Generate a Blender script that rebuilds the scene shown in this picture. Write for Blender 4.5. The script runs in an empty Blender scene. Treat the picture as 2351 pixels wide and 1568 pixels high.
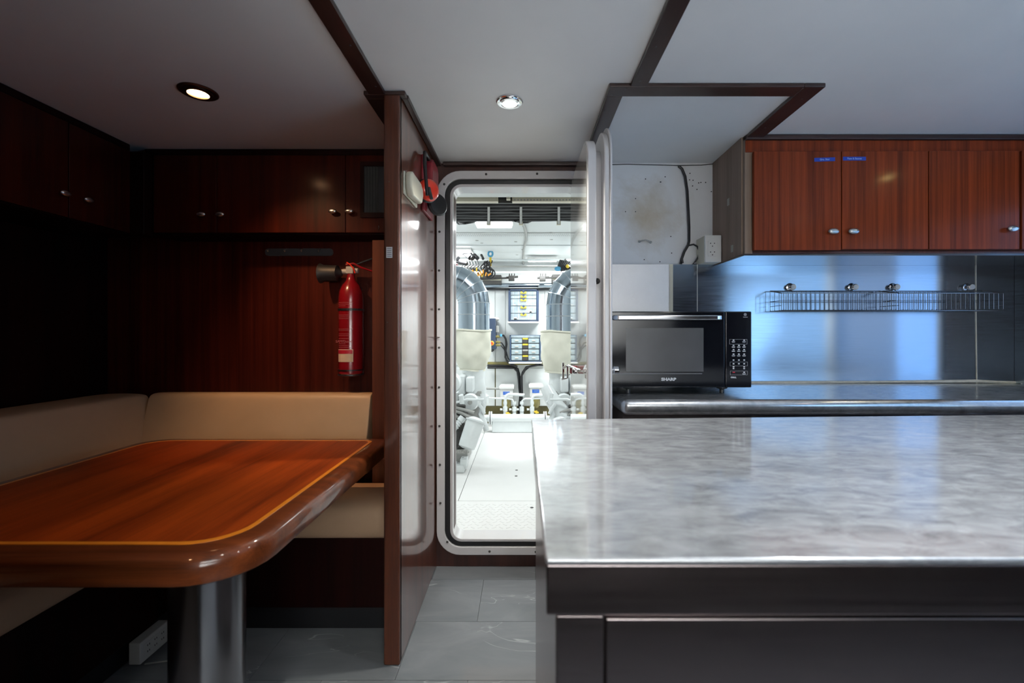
import bpy, math, random
from mathutils import Vector, Matrix
random.seed(7)
C = bpy.context.scene.collection
S = bpy.context.scene
F = 1045.0; EYE = 1.14; VX, VY = 1200.0, 765.0
PI = math.pi

# ------------------------------------------------------------------ camera
cam = bpy.data.cameras.new('camera'); co = bpy.data.objects.new('camera', cam); C.objects.link(co)
co.location = (0, 0, EYE); co.rotation_euler = (PI/2, 0, 0)
cam.sensor_width = 36; cam.lens = 36*F/2351
cam.shift_x = -(VX-1175.5)/2351; cam.shift_y = -(784-VY)/2351
cam.clip_start = 0.02
cam.dof.use_dof = True; cam.dof.focus_distance = 2.5; cam.dof.aperture_fstop = 3.6
S.camera = co
# ------------------------------------------------------------------ world, exposure
w = bpy.data.worlds.new('world'); S.world = w; w.use_nodes = True
w.node_tree.nodes['Background'].inputs[0].default_value = (0.55, 0.75, 1.0, 1)
w.node_tree.nodes['Background'].inputs[1].default_value = 0.6
S.view_settings.view_transform = 'Standard'; S.view_settings.look = 'None'
S.view_settings.exposure = 0.2; S.view_settings.gamma = 1.0; S.view_settings.use_curve_mapping = False
S.cycles.max_bounces = 8; S.cycles.diffuse_bounces = 3; S.cycles.glossy_bounces = 5
S.cycles.transmission_bounces = 4; S.cycles.caustics_reflective = True; S.cycles.blur_glossy = 0.6; S.cycles.caustics_refractive = False
S.cycles.sample_clamp_indirect = 4.0
S.cycles.use_denoising = True
# lamp strengths
WIN_A, WIN_B, FILL_REAR = 1.05, 1.5, 0.3
ENGINE_LAMP = 6.0; EK = 0.32
SPOT_CENTRE, SPOT_LEFT, SPOT_RIGHT = 38.0, 24.0, 5.0
FILL_UP, FILL_SIDE = 215.0, 4.0

def lamp(name, typ, loc, energy, col, size=0.06, rot=(0, 0, 0), spot=None, blend=0.6, size_y=None):
    l = bpy.data.lights.new(name, typ); l.energy = energy; l.color = col
    if typ == 'AREA':
        l.shape = 'RECTANGLE' if size_y else 'SQUARE'; l.size = size
        if size_y: l.size_y = size_y
    else: l.shadow_soft_size = size
    if typ == 'SPOT': l.spot_size = spot; l.spot_blend = blend
    o = bpy.data.objects.new(name, l); o.location = loc; o.rotation_euler = rot; C.objects.link(o); return o

# fill lamps without fixtures, added to brighten the ceiling from behind and the right
b_ = lamp('ceiling_fill', 'AREA', (0.25, -1.05, 0.72), FILL_UP, (0.97, 0.99, 0.97), 0.9, (math.radians(16), 0, 0), size_y=0.7)
b_.rotation_euler = (math.radians(180+50), 0, 0); b_.data.spread = math.radians(100)
b_ = lamp('hull_window_fill', 'AREA', (2.30, 0.0, 1.3), FILL_SIDE, (0.30, 0.60, 1.0), 0.5, (0, 0, 0), size_y=1.6)
b_.rotation_euler = Vector((-.8, .25, .6)).to_track_quat('-Z', 'Y').to_euler(); b_.data.spread = math.radians(140)

# ------------------------------------------------------------------ materials
def newmat(name):
    m = bpy.data.materials.new(name); m.use_nodes = True
    nt = m.node_tree; b = nt.nodes['Principled BSDF']; return m, nt, b
def setp(b, **k):
    n = {'base': 'Base Color', 'rough': 'Roughness', 'metal': 'Metallic', 'coat': 'Coat Weight', 'coatr': 'Coat Roughness',
         'spec': 'Specular IOR Level', 'ior': 'IOR', 'trans': 'Transmission Weight', 'ecol': 'Emission Color', 'estr': 'Emission Strength',
         'aniso': 'Anisotropic', 'sheen': 'Sheen Weight', 'alpha': 'Alpha'}
    for q, v in k.items():
        i = b.inputs[n[q]]
        i.default_value = (*v, 1) if isinstance(v, tuple) and len(v) == 3 else v
def coords(nt, scale=(1, 1, 1), kind='Object'):
    t = nt.nodes.new('ShaderNodeTexCoord'); mp = nt.nodes.new('ShaderNodeMapping')
    mp.inputs['Scale'].default_value = scale; nt.links.new(t.outputs[kind], mp.inputs[0]); return mp.outputs[0]
def noise(nt, vec, scale, detail=4, rough=0.55, dist=0):
    n = nt.nodes.new('ShaderNodeTexNoise'); n.inputs['Scale'].default_value = scale; n.inputs['Detail'].default_value = detail
    n.inputs['Roughness'].default_value = rough; n.inputs['Distortion'].default_value = dist
    nt.links.new(vec, n.inputs['Vector']); return n.outputs['Fac']
def ramp(nt, fac, stops):
    r = nt.nodes.new('ShaderNodeValToRGB'); e = r.color_ramp.elements
    while len(e) < len(stops): e.new(0.5)
    for i, (p, c) in enumerate(stops):
        e[i].position = p; e[i].color = (*c, 1) if len(c) == 3 else c
    nt.links.new(fac, r.inputs[0]); return r.outputs[0]
def bump(nt, b, h, strength, dist=0.001):
    n = nt.nodes.new('ShaderNodeBump'); n.inputs['Strength'].default_value = strength; n.inputs['Distance'].default_value = dist
    nt.links.new(h, n.inputs['Height']); nt.links.new(n.outputs[0], b.inputs['Normal']); return n
def plain(name, base, rough=0.5, var=0.08, nscale=6, bmp=0.0, bscale=60, **k):
    m, nt, b = newmat(name); setp(b, rough=rough, **k)
    v = coords(nt); f = noise(nt, v, nscale)
    d = tuple(c*(1-var) for c in base); l = tuple(min(1, c*(1+var)) for c in base)
    nt.links.new(ramp(nt, f, [(0.3, d), (0.7, l)]), b.inputs['Base Color'])
    if bmp: bump(nt, b, noise(nt, v, bscale, 3), bmp)
    return m
def wood(name, dark, light, axis='z', rough=0.35, coat=0.6, coatr=0.12, stripe=14, spec=0.4, bm=0.02):
    m, nt, b = newmat(name); setp(b, rough=rough, coat=coat, coatr=coatr, spec=spec)
    s = {'x': (0.5, stripe, stripe), 'y': (stripe, 0.5, stripe), 'z': (stripe, stripe, 0.5)}[axis]
    v = coords(nt, s); f = noise(nt, v, 1.2, 6, 0.6, 0.4)
    s2 = tuple(q*9 for q in s); v2 = coords(nt, s2); f2 = noise(nt, v2, 1.5, 3, 0.7)
    mx = nt.nodes.new('ShaderNodeMath'); mx.operation = 'MULTIPLY_ADD'; mx.inputs[1].default_value = 0.35
    nt.links.new(f2, mx.inputs[0]); nt.links.new(f, mx.inputs[2])
    mid = tuple((a+c)/2 for a, c in zip(dark, light))
    nt.links.new(ramp(nt, mx.outputs[0], [(0.45, dark), (0.66, mid), (0.9, light)]), b.inputs['Base Color'])
    if bm: bump(nt, b, f2, bm, 0.0004)
    return m
def steel(name, base=(0.62, 0.63, 0.64), rough=0.22, axis='x', worn=0.0, wornr=0.5, streak=(0.6, 1, 30), an=0.0, rv=0.08):
    m, nt, b = newmat(name); setp(b, base=base, metal=1.0, rough=rough)
    v = coords(nt, streak); f = noise(nt, v, 6, 5, 0.6)
    mr = nt.nodes.new('ShaderNodeMapRange'); mr.inputs[3].default_value = rough-rv*0.6; mr.inputs[4].default_value = rough+rv
    nt.links.new(f, mr.inputs[0]); nt.links.new(mr.outputs[0], b.inputs['Roughness'])
    if an:
        b.inputs['Anisotropic'].default_value = an
        cx = nt.nodes.new('ShaderNodeCombineXYZ'); cx.inputs[0].default_value = 1 if axis == 'x' else 0
        cx.inputs[1].default_value = 1 if axis == 'y' else 0; cx.inputs[2].default_value = 1 if axis == 'z' else 0
        nt.links.new(cx.outputs[0], b.inputs['Tangent'])
    if worn:
        b2 = nt.nodes.new('ShaderNodeBsdfPrincipled'); setp(b2, base=tuple(min(1, c*1.25) for c in base), metal=0.75, rough=wornr)
        v3 = coords(nt, (2.2, 5, 2)); v3n = v3.node; v3n.inputs['Rotation'].default_value = (0, 0, 0.5)
        g = noise(nt, v3, 8.0, 8, 0.66, 0.6)
        r = nt.nodes.new('ShaderNodeMapRange'); r.inputs[1].default_value = 0.3; r.inputs[2].default_value = 0.72
        r.inputs[3].default_value = worn*0.6; r.inputs[4].default_value = min(1, worn*1.4); nt.links.new(g, r.inputs[0])
        mix = nt.nodes.new('ShaderNodeMixShader'); nt.links.new(r.outputs[0], mix.inputs[0])
        nt.links.new(b.outputs[0], mix.inputs[1]); nt.links.new(b2.outputs[0], mix.inputs[2])
        nt.links.new(mix.outputs[0], nt.nodes['Material Output'].inputs[0])
    return m
def emit(name, col, strength):
    m, nt, b = newmat(name); setp(b, base=(0.8, 0.8, 0.8), ecol=col, estr=strength, rough=0.4)
    v = coords(nt); return m
M = {}
M['ceiling'] = plain('ceiling_vinyl', (0.80, 0.80, 0.79), 0.45, 0.03, 2.5, 0.05, 8)
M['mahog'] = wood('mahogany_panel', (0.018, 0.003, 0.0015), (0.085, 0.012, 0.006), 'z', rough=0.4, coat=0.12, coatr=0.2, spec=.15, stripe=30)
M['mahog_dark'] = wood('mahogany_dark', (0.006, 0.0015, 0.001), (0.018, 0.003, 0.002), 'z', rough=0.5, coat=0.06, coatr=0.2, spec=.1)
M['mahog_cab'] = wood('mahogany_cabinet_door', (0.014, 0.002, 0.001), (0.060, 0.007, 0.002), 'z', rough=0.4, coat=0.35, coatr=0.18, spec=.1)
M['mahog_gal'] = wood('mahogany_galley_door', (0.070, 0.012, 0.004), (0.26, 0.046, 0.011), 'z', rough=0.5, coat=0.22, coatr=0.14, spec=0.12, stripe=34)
M['trim_x'] = wood('trim_wood_x', (0.014, 0.006, 0.005), (0.045, 0.019, 0.015), 'x', rough=0.4, coat=0.3)
M['trim_y'] = wood('trim_wood_y', (0.014, 0.006, 0.005), (0.045, 0.019, 0.015), 'y', rough=0.4, coat=0.3)
M['trim_z'] = wood('trim_wood_z', (0.040, 0.010, 0.005), (0.13, 0.034, 0.013), 'z', rough=0.35, coat=0.5)
M['part_face'] = wood('partition_varnish', (0.060, 0.014, 0.006), (0.17, 0.040, 0.015), 'z', rough=0.3, coat=1.0, coatr=0.07, spec=0.5, bm=0.03)
M['side_panel'] = wood('cabinet_side_panel', (0.14, 0.092, 0.065), (0.27, 0.20, 0.155), 'z', rough=0.6, coat=0.0)
M['table_top'] = wood('table_top_wood', (0.12, 0.014, 0.002), (0.40, 0.060, 0.006), 'y', rough=0.45, coat=0.15, coatr=0.2, stripe=10, spec=.15)
M['table_edge'] = wood('table_edge_wood', (0.055, 0.013, 0.004), (0.19, 0.046, 0.012), 'x', rough=0.4, coat=0.7, spec=.2, coatr=0.06, stripe=20)
M['inlay'] = plain('inlay_wood', (0.80, 0.26, 0.02), 0.3, 0.1, 20, coat=0.5, coatr=0.2)
M['leather'] = plain('cream_vinyl', (0.62, 0.44, 0.27), 0.42, 0.06, 5, 0.25, 14, coat=0.1, coatr=0.4)
M['seat'] = plain('seat_vinyl', (0.58, 0.38, 0.24), 0.42, 0.06, 5, 0.4, 10)
M['bulkhead'] = wood('bulkhead_wood', (0.025, 0.007, 0.005), (0.080, 0.022, 0.014), 'z', rough=0.5, coat=0.15)
M['steel_top'] = steel('island_steel', (0.60, 0.62, 0.64), 0.07, worn=0.45, wornr=0.5, streak=(1, 4, 1))
M['steel_top_back'] = steel('counter_steel', (0.60, 0.61, 0.62), 0.12, worn=0.35, wornr=0.4, streak=(0.6, 8, 30))
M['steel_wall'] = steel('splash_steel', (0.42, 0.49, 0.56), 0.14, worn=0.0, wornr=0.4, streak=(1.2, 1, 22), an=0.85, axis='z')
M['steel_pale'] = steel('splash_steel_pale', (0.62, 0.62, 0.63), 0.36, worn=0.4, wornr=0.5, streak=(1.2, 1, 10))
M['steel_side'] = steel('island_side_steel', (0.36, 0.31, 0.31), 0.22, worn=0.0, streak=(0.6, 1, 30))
M['tube_steel'] = steel('tube_steel', (0.36, 0.37, 0.40), 0.20, streak=(30, 30, 0.6), rv=0.05)
M['seam'] = plain('duct_seam', (0.42, 0.45, 0.48), 0.35, 0.05, 9, metal=1.0)
M['galv'] = steel('galvanised_duct', (0.33, 0.39, 0.45), 0.15, streak=(6, 6, 6), rv=0.12)
M['wire'] = plain('basket_wire', (0.30, 0.29, 0.29), 0.25, 0.05, 9, metal=1.0)
M['chrome'] = plain('chrome', (0.85, 0.85, 0.86), 0.12, 0.02, 3, metal=1.0)
M['satin'] = plain('satin_metal', (0.72, 0.73, 0.72), 0.32, 0.03, 3, metal=1.0)
M['door_white'] = plain('door_gelcoat', (0.88, 0.87, 0.88), 0.25, 0.02, 3, coat=0.5, coatr=0.08)
M['door_gloss'] = plain('door_inner_gelcoat', (0.60, 0.60, 0.56), 0.15, 0.03, 3, 0.015, 5, coat=1.0, coatr=0.03, spec=0.9)
M['black'] = plain('black_rubber', (0.012, 0.012, 0.014), 0.4, 0.1, 10)
M['blackgloss'] = plain('black_gloss', (0.004, 0.005, 0.008), 0.10, 0.1, 3, spec=0.6)
M['blackmatte'] = plain('black_plastic', (0.014, 0.015, 0.017), 0.5, 0.1, 10)
M['mwglass'] = plain('oven_window', (0.042, 0.044, 0.050), 0.30, 0.25, 5, spec=0.6)
M['white'] = plain('white_plastic', (0.78, 0.78, 0.76), 0.4, 0.03, 10)
M['cream'] = plain('cream_plastic', (0.70, 0.66, 0.52), 0.4, 0.05, 10)
M['print'] = plain('white_print', (0.65, 0.66, 0.68), 0.5, 0.02, 4)
M['pr_grey'] = plain('grey_print', (0.20, 0.21, 0.23), 0.5, 0.02, 4)
M['pr_red'] = plain('red_print', (0.45, 0.01, 0.03), 0.5, 0.02, 4)
M['red'] = plain('red_enamel', (0.22, 0.005, 0.010), 0.25, 0.05, 3, coat=0.5, coatr=0.1)
M['red_dull'] = plain('dull_red_plastic', (0.22, 0.012, 0.022), 0.35, 0.05, 3)
M['orange_red'] = plain('bright_red_plastic', (0.80, 0.040, 0.015), 0.3, 0.05, 3, coat=0.4)
M['blue_label'] = plain('blue_tape', (0.012, 0.055, 0.42), 0.4, 0.04, 5)
M['label_txt'] = plain('pale_blue_print', (0.28, 0.42, 0.75), 0.5, 0.02, 4)
M['paper'] = plain('paper_label', (0.72, 0.60, 0.45), 0.6, 0.06, 20)
M['ewhite'] = plain('engine_white', (0.80, 0.84, 0.84), 0.3, 0.05, 8, coat=0.3)
M['efloor'] = plain('engine_floor_plate', (0.86, 0.86, 0.84), 0.45, 0.02, 4)
M['lag'] = plain('lagging_cloth', (0.74, 0.73, 0.62), 0.85, 0.07, 7, 0.9, 18)
M['navy'] = plain('navy_plastic', (0.030, 0.050, 0.095), 0.4, 0.06, 5)
M['navy2'] = plain('slate_plastic', (0.055, 0.09, 0.15), 0.4, 0.06, 5)
M['clear'] = plain('clear_drawer', (0.24, 0.30, 0.33), 0.2, 0.25, 16, coat=0.5)
M['clear2'] = plain('milky_drawer', (0.34, 0.42, 0.45), 0.25, 0.08, 16)
M['yellow'] = plain('yellow_plastic', (0.85, 0.60, 0.05), 0.4, 0.04, 5)
M['orange'] = plain('orange_plastic', (0.90, 0.38, 0.03), 0.4, 0.1, 5)
M['grey'] = plain('grey_metal', (0.38, 0.38, 0.36), 0.45, 0.1, 10)
M['darkgrey'] = plain('dark_grey_metal', (0.045, 0.043, 0.04), 0.5, 0.2, 10)
M['olive'] = plain('olive_bilge', (0.090, 0.075, 0.022), 0.5, 0.5, 6)
M['amber'] = plain('amber_bowl', (0.28, 0.24, 0.08), 0.2, 0.2, 6)
M['blueprint'] = plain('blue_sticker', (0.03, 0.14, 0.62), 0.4, 0.1, 5)
M['skyblue'] = plain('sky_blue_plastic', (0.10, 0.38, 0.60), 0.4, 0.05, 5)
M['caulk'] = plain('caulk', (0.66, 0.64, 0.56), 0.7, 0.12, 30, 0.5, 60)
M['lamp_warm'] = emit('lamp_warm', (1.0, 0.55, 0.28), 30)
M['lamp_yel'] = emit('lamp_yellow', (1.0, 0.80, 0.30), 60)
M['lamp_neu'] = emit('lamp_neutral', (1.0, 0.93, 0.78), 14)
M['lamp_cool'] = emit('lamp_cool', (0.93, 0.98, 1.0), ENGINE_LAMP)
M['win_a'] = emit('daylight_pane_a', (0.20, 0.53, 1.0), WIN_A)
M['win_b'] = emit('daylight_pane_b', (0.20, 0.48, 1.0), WIN_B)
M['win_c'] = emit('dim_daylight_pane', (0.20, 0.48, 1.0), WIN_B*.36)  # weaker glow that grades the band mirrored in the splash steel
M['rear_glow'] = emit('rear_fill_pane', (0.90, 0.95, 1.0), FILL_REAR)

def tile_mat():
    m, nt, b = newmat('marble_vinyl'); setp(b, rough=0.42, spec=0.4)
    t = nt.nodes.new('ShaderNodeNewGeometry'); oi = nt.nodes.new('ShaderNodeObjectInfo')
    ad = nt.nodes.new('ShaderNodeVectorMath'); ad.operation = 'MULTIPLY_ADD'
    cb = nt.nodes.new('ShaderNodeCombineXYZ'); nt.links.new(oi.outputs['Random'], cb.inputs[2])
    ad.inputs[1].default_value = (1, 1, 1); nt.links.new(t.outputs['Position'], ad.inputs[0]); nt.links.new(cb.outputs[0], ad.inputs[2])
    mp = nt.nodes.new('ShaderNodeMapping'); mp.inputs['Rotation'].default_value = (0, 0, 0.7); mp.inputs['Scale'].default_value = (1, 3, 6)
    nt.links.new(ad.outputs[0], mp.inputs[0])
    base = ramp(nt, noise(nt, mp.outputs[0], 2.2, 6, 0.6, 0.8), [(0.3, (0.17, 0.185, 0.20)), (0.55, (0.215, 0.23, 0.245)), (0.75, (0.27, 0.285, 0.30))])
    n1 = noise(nt, mp.outputs[0], 1.7, 3, 0.5, 1.6)
    sb = nt.nodes.new('ShaderNodeMath'); sb.operation = 'SUBTRACT'; sb.inputs[1].default_value = 0.5; nt.links.new(n1, sb.inputs[0])
    ab = nt.nodes.new('ShaderNodeMath'); ab.operation = 'ABSOLUTE'; nt.links.new(sb.outputs[0], ab.inputs[0])
    vein = ramp(nt, ab.outputs[0], [(0.0, (1, 1, 1)), (0.006, (0, 0, 0))])
    msk = ramp(nt, noise(nt, mp.outputs[0], 2.6, 2, 0.5), [(0.52, (0, 0, 0)), (0.66, (0.7, 0.7, 0.7))])
    mu = nt.nodes.new('ShaderNodeMath'); mu.operation = 'MULTIPLY'; nt.links.new(vein, mu.inputs[0]); nt.links.new(msk, mu.inputs[1])
    mx = nt.nodes.new('ShaderNodeMix'); mx.data_type = 'RGBA'; nt.links.new(mu.outputs[0], mx.inputs[0])
    nt.links.new(base, mx.inputs[6]); mx.inputs[7].default_value = (0.62, 0.64, 0.66, 1)
    nt.links.new(mx.outputs[2], b.inputs['Base Color']); return m
M['tile'] = tile_mat()
def stained_white(name, base, stain, cx, cz, thr=(0.5, 0.75), scale=3.0):
    m, nt, b = newmat(name); setp(b, rough=0.4, spec=0.4)
    v = coords(nt, (1, 1, 1)); f = noise(nt, v, scale, 6, 0.65, 0.3)
    g = nt.nodes.new('ShaderNodeNewGeometry'); d = nt.nodes.new('ShaderNodeVectorMath'); d.operation = 'DISTANCE'
    mul = nt.nodes.new('ShaderNodeVectorMath'); mul.operation = 'MULTIPLY'; mul.inputs[1].default_value = (1, 0, 1)
    nt.links.new(g.outputs['Position'], mul.inputs[0]); nt.links.new(mul.outputs[0], d.inputs[0]); d.inputs[1].default_value = (cx, 0, cz)
    mr = nt.nodes.new('ShaderNodeMapRange'); mr.inputs[1].default_value = 0.0; mr.inputs[2].default_value = 0.26
    mr.inputs[3].default_value = 0.32; mr.inputs[4].default_value = -0.1; nt.links.new(d.outputs['Value'], mr.inputs[0])
    ad = nt.nodes.new('ShaderNodeMath'); ad.operation = 'ADD'; nt.links.new(f, ad.inputs[0]); nt.links.new(mr.outputs[0], ad.inputs[1])
    nt.links.new(ramp(nt, ad.outputs[0], [(thr[0], base), (1.0, stain)]), b.inputs['Base Color']); return m
M['wall_white'] = stained_white('painted_bulkhead_white', (0.86, 0.86, 0.86), (0.46, 0.36, 0.22), 0.60, 1.70, (0.52, 1))
M['ewall'] = stained_white('engine_room_paint', (0.80, 0.83, 0.82), (0.60, 0.58, 0.45), 0.5, 0.2, (0.55, 1), 2.0)

# ------------------------------------------------------------------ mesh builder
class MB:
    def __init__(s): s.v = []; s.f = []
    def _a(s, vs, fs):
        o = len(s.v); s.v += [tuple(p) for p in vs]; s.f += [tuple(i+o for i in f) for f in fs]; return s
    def box(s, x0, x1, y0, y1, z0, z1):
        if x0 > x1: x0, x1 = x1, x0
        if y0 > y1: y0, y1 = y1, y0
        if z0 > z1: z0, z1 = z1, z0
        return s._a([(x0, y0, z0), (x1, y0, z0), (x1, y1, z0), (x0, y1, z0), (x0, y0, z1), (x1, y0, z1), (x1, y1, z1), (x0, y1, z1)],
                    [(0, 3, 2, 1), (4, 5, 6, 7), (0, 1, 5, 4), (1, 2, 6, 5), (2, 3, 7, 6), (3, 0, 4, 7)])
    def obox(s, c, size, rot):
        R = rot if isinstance(rot, Matrix) else Matrix.Rotation(rot[1], 3, rot[0])
        hx, hy, hz = (q/2 for q in size); vs = []
        for x, y, z in [(-hx, -hy, -hz), (hx, -hy, -hz), (hx, hy, -hz), (-hx, hy, -hz), (-hx, -hy, hz), (hx, -hy, hz), (hx, hy, hz), (-hx, hy, hz)]:
            vs.append(Vector(c)+R @ Vector((x, y, z)))
        return s._a(vs, [(0, 3, 2, 1), (4, 5, 6, 7), (0, 1, 5, 4), (1, 2, 6, 5), (2, 3, 7, 6), (3, 0, 4, 7)])
    def prism(s, poly, axis, a, b):
        """poly: list of 2-D points; axis the extrusion axis; x:(y,z) y:(x,z) z:(x,y)"""
        def p(q, t):
            return {'x': (t, q[0], q[1]), 'y': (q[0], t, q[1]), 'z': (q[0], q[1], t)}[axis]
        n = len(poly); vs = [p(q, a) for q in poly]+[p(q, b) for q in poly]
        fs = [tuple(range(n))[::-1], tuple(range(n, 2*n))]+[(i, (i+1) % n, n+(i+1) % n, n+i) for i in range(n)]
        return s._a(vs, fs)
    def ringp(s, out, inn, axis, a, b):
        def p(q, t):
            return {'x': (t, q[0], q[1]), 'y': (q[0], t, q[1]), 'z': (q[0], q[1], t)}[axis]
        n = len(out); vs = [p(q, a) for q in out]+[p(q, a) for q in inn]+[p(q, b) for q in out]+[p(q, b) for q in inn]; fs = []
        for i in range(n):
            j = (i+1) % n
            fs += [(i, j, n+j, n+i), (2*n+i, 3*n+i, 3*n+j, 2*n+j), (i, 2*n+i, 2*n+j, j), (n+i, n+j, 3*n+j, 3*n+i)]
        return s._a(vs, fs)
    def loft(s, loops, cap=True):
        n = len(loops[0]); vs = [p for l in loops for p in l]; fs = []
        for k in range(len(loops)-1):
            for i in range(n):
                j = (i+1) % n; fs.append((k*n+i, k*n+j, (k+1)*n+j, (k+1)*n+i))
        if cap: fs.append(tuple(range(n))[::-1]); fs.append(tuple(range((len(loops)-1)*n, len(loops)*n)))
        return s._a(vs, fs)
    def tube(s, pts, r, n=8, cap=True):
        pts = [Vector(p) for p in pts]; rs = r if isinstance(r, (list, tuple)) else [r]*len(pts)
        loops = []; up = None
        for i, p in enumerate(pts):
            d = (pts[min(i+1, len(pts)-1)]-pts[max(i-1, 0)]).normalized()
            if up is None: up = d.orthogonal().normalized()
            a = (up-d*up.dot(d)); a = a.normalized() if a.length > 1e-6 else d.orthogonal().normalized(); up = a
            b = d.cross(a)
            loops.append([p+(a*math.cos(t)+b*math.sin(t))*rs[i] for t in (2*PI*k/n for k in range(n))])
        return s.loft(loops, cap)
    def lathe(s, prof, c, axis='z', n=20):
        """prof: (radius, height) list"""
        loops = []
        for r, h in prof:
            l = []
            for k in range(n):
                t = 2*PI*k/n; a, b = r*math.cos(t), r*math.sin(t)
                l.append({'z': (c[0]+a, c[1]+b, c[2]+h), 'x': (c[0]+h, c[1]+a, c[2]+b), 'y': (c[0]+b, c[1]+h, c[2]+a)}[axis])
            loops.append(l)
        return s.loft(loops)
    def sphere(s, c, r, n=12, m=8, sc=(1, 1, 1)):
        loops = []
        for i in range(m+1):
            t = PI*i/m; rr = max(math.sin(t), 0.02)
            loops.append([(c[0]+r*sc[0]*rr*math.cos(2*PI*k/n), c[1]+r*sc[1]*rr*math.sin(2*PI*k/n), c[2]-r*sc[2]*math.cos(t)) for k in range(n)])
        return s.loft(loops)
    def build(s, name, mat, parent=None, bevel=0, seg=2, smooth=False, label=None, kind=None, subd=0):
        me = bpy.data.meshes.new(name)
        if parent is None:
            xs = [p[0] for p in s.v]; ys = [p[1] for p in s.v]; zs = [p[2] for p in s.v]
            off = Vector(((min(xs)+max(xs))/2, (min(ys)+max(ys))/2, min(zs)))
        else: off = wloc(parent)
        me.from_pydata([tuple(Vector(p)-off) for p in s.v], [], s.f); me.update()
        import bmesh
        bm = bmesh.new(); bm.from_mesh(me); bmesh.ops.recalc_face_normals(bm, faces=bm.faces); bm.to_mesh(me); bm.free()
        me.materials.append(M[mat] if isinstance(mat, str) else mat)
        o = bpy.data.objects.new(name, me); C.objects.link(o)
        if parent is None: o.location = off
        else: o.parent = parent
        if smooth or bevel:
            for p in me.polygons: p.use_smooth = True
            if not subd: 
                for e in me.edges: pass
                try: me.set_sharp_from_angle(angle=math.radians(38 if smooth else 30))
                except Exception: pass
        if bevel:
            b = o.modifiers.new('bevel', 'BEVEL'); b.width = bevel; b.segments = seg; b.limit_method = 'ANGLE'; b.angle_limit = math.radians(30)
            wn = o.modifiers.new('wn', 'WEIGHTED_NORMAL'); wn.keep_sharp = False
        if subd:
            q = o.modifiers.new('subd', 'SUBSURF'); q.levels = subd; q.render_levels = subd
        if label: o['label'] = label
        if kind: o['kind'] = kind
        return o
WL = {}
def wloc(o):
    p = Vector(o.location)
    while o.parent: o = o.parent; p += Vector(o.location)
    return p
def thing(name, loc, label, cat, group=None):
    o = bpy.data.objects.new(name, None); o.location = loc; C.objects.link(o); o['label'] = label; o['category'] = cat
    o.empty_display_size = 0.05
    if group: o['group'] = group
    return o
def tag(o, label, cat, group=None):
    o['label'] = label; o['category'] = cat
    if group: o['group'] = group
    return o
def struct(name, loc=(0, 0, 0)):
    o = bpy.data.objects.new(name, None); o.location = loc; C.objects.link(o); o['kind'] = 'structure'; o.empty_display_size = 0.05; return o
def sb(o): o['kind'] = 'structure'; return o
def text(s, size, loc, mat, parent, name='lettering', bold=0.0, rot=(PI/2, 0, 0), align='CENTER', sx=1.0):
    c = bpy.data.curves.new(name, 'FONT'); c.body = s; c.size = size; c.extrude = 0.0003; c.offset = bold
    c.align_x = align; c.align_y = 'CENTER'; c.materials.append(M[mat]); c.resolution_u = 3
    o = bpy.data.objects.new(name, c); C.objects.link(o)
    me = bpy.data.meshes.new_from_object(o.evaluated_get(bpy.context.evaluated_depsgraph_get())); bpy.data.objects.remove(o)
    me.materials.clear(); me.materials.append(M[mat]); o = bpy.data.objects.new(name, me); C.objects.link(o); o.parent = parent; o['kind'] = 'stuff'
    o.location = Vector(loc)-wloc(parent); o.rotation_euler = rot; o.scale = (sx, 1, 1); return o
def PX(u, Y): return (u-VX)*Y/F
def PZ(v, Y): return EYE-(v-VY)*Y/F
def P(u, v, Y): return (PX(u, Y), Y, PZ(v, Y))
def rr(x0, x1, z0, z1, r, n=8):
    pts = []
    for cx, cz, a in ((x1-r, z1-r, 0), (x0+r, z1-r, 90), (x0+r, z0+r, 180), (x1-r, z0+r, 270)):
        for k in range(n+1):
            t = math.radians(a+90*k/n); pts.append((cx+r*math.cos(t), cz+r*math.sin(t)))
    return pts
def arc(c, r, a0, a1, n, plane='xz', y=0):
    out = []
    for k in range(n+1):
        t = math.radians(a0+(a1-a0)*k/n); a, b = c[0]+r*math.cos(t), c[1]+r*math.sin(t)
        out.append((a, y, b) if plane == 'xz' else ((a, b, y) if plane == 'xy' else (y, a, b)))
    return out

# ================================================================== the room shell
YB = 2.227; CEIL = 1.97; XL, XR = -2.02, 2.37; YR = -2.3
f = sb(MB().box(XL-.05, XR+.05, YR-.05, YB+.07, -0.06, -0.004).build('floor', 'darkgrey'))
tm = {}
k = 0
ys = [2.105+0.305*i for i in range(-14, 1)]
for j, y0 in enumerate(ys):
    off = 0.06 if j % 2 == 0 else -0.18
    x = off-0.48*5
    while x < XR:
        a, b = max(x+.0008, XL), min(x+0.48-.0008, XR); c, d = max(y0+.0008, YR), min(y0+0.305-.0008, YB)
        if b-a > 0.01 and d-c > 0.01:
            key = (round(b-a, 3), round(d-c, 3))
            if key in tm:
                o = bpy.data.objects.new('tile', tm[key]); C.objects.link(o); o.parent = f
            else:
                o = MB().box(-(b-a)/2+wloc(f).x, (b-a)/2+wloc(f).x, -(d-c)/2+wloc(f).y, (d-c)/2+wloc(f).y, -0.004+wloc(f).z, 0+wloc(f).z).build('tile', 'tile', f)
                tm[key] = o.data
            o.location = Vector(((a+b)/2, (c+d)/2, 0))-wloc(f)
        x += 0.48
sb(MB().box(XL-.05, XR+.05, YR-.05, YB, CEIL, CEIL+.05).build('ceiling', 'ceiling'))
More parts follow.
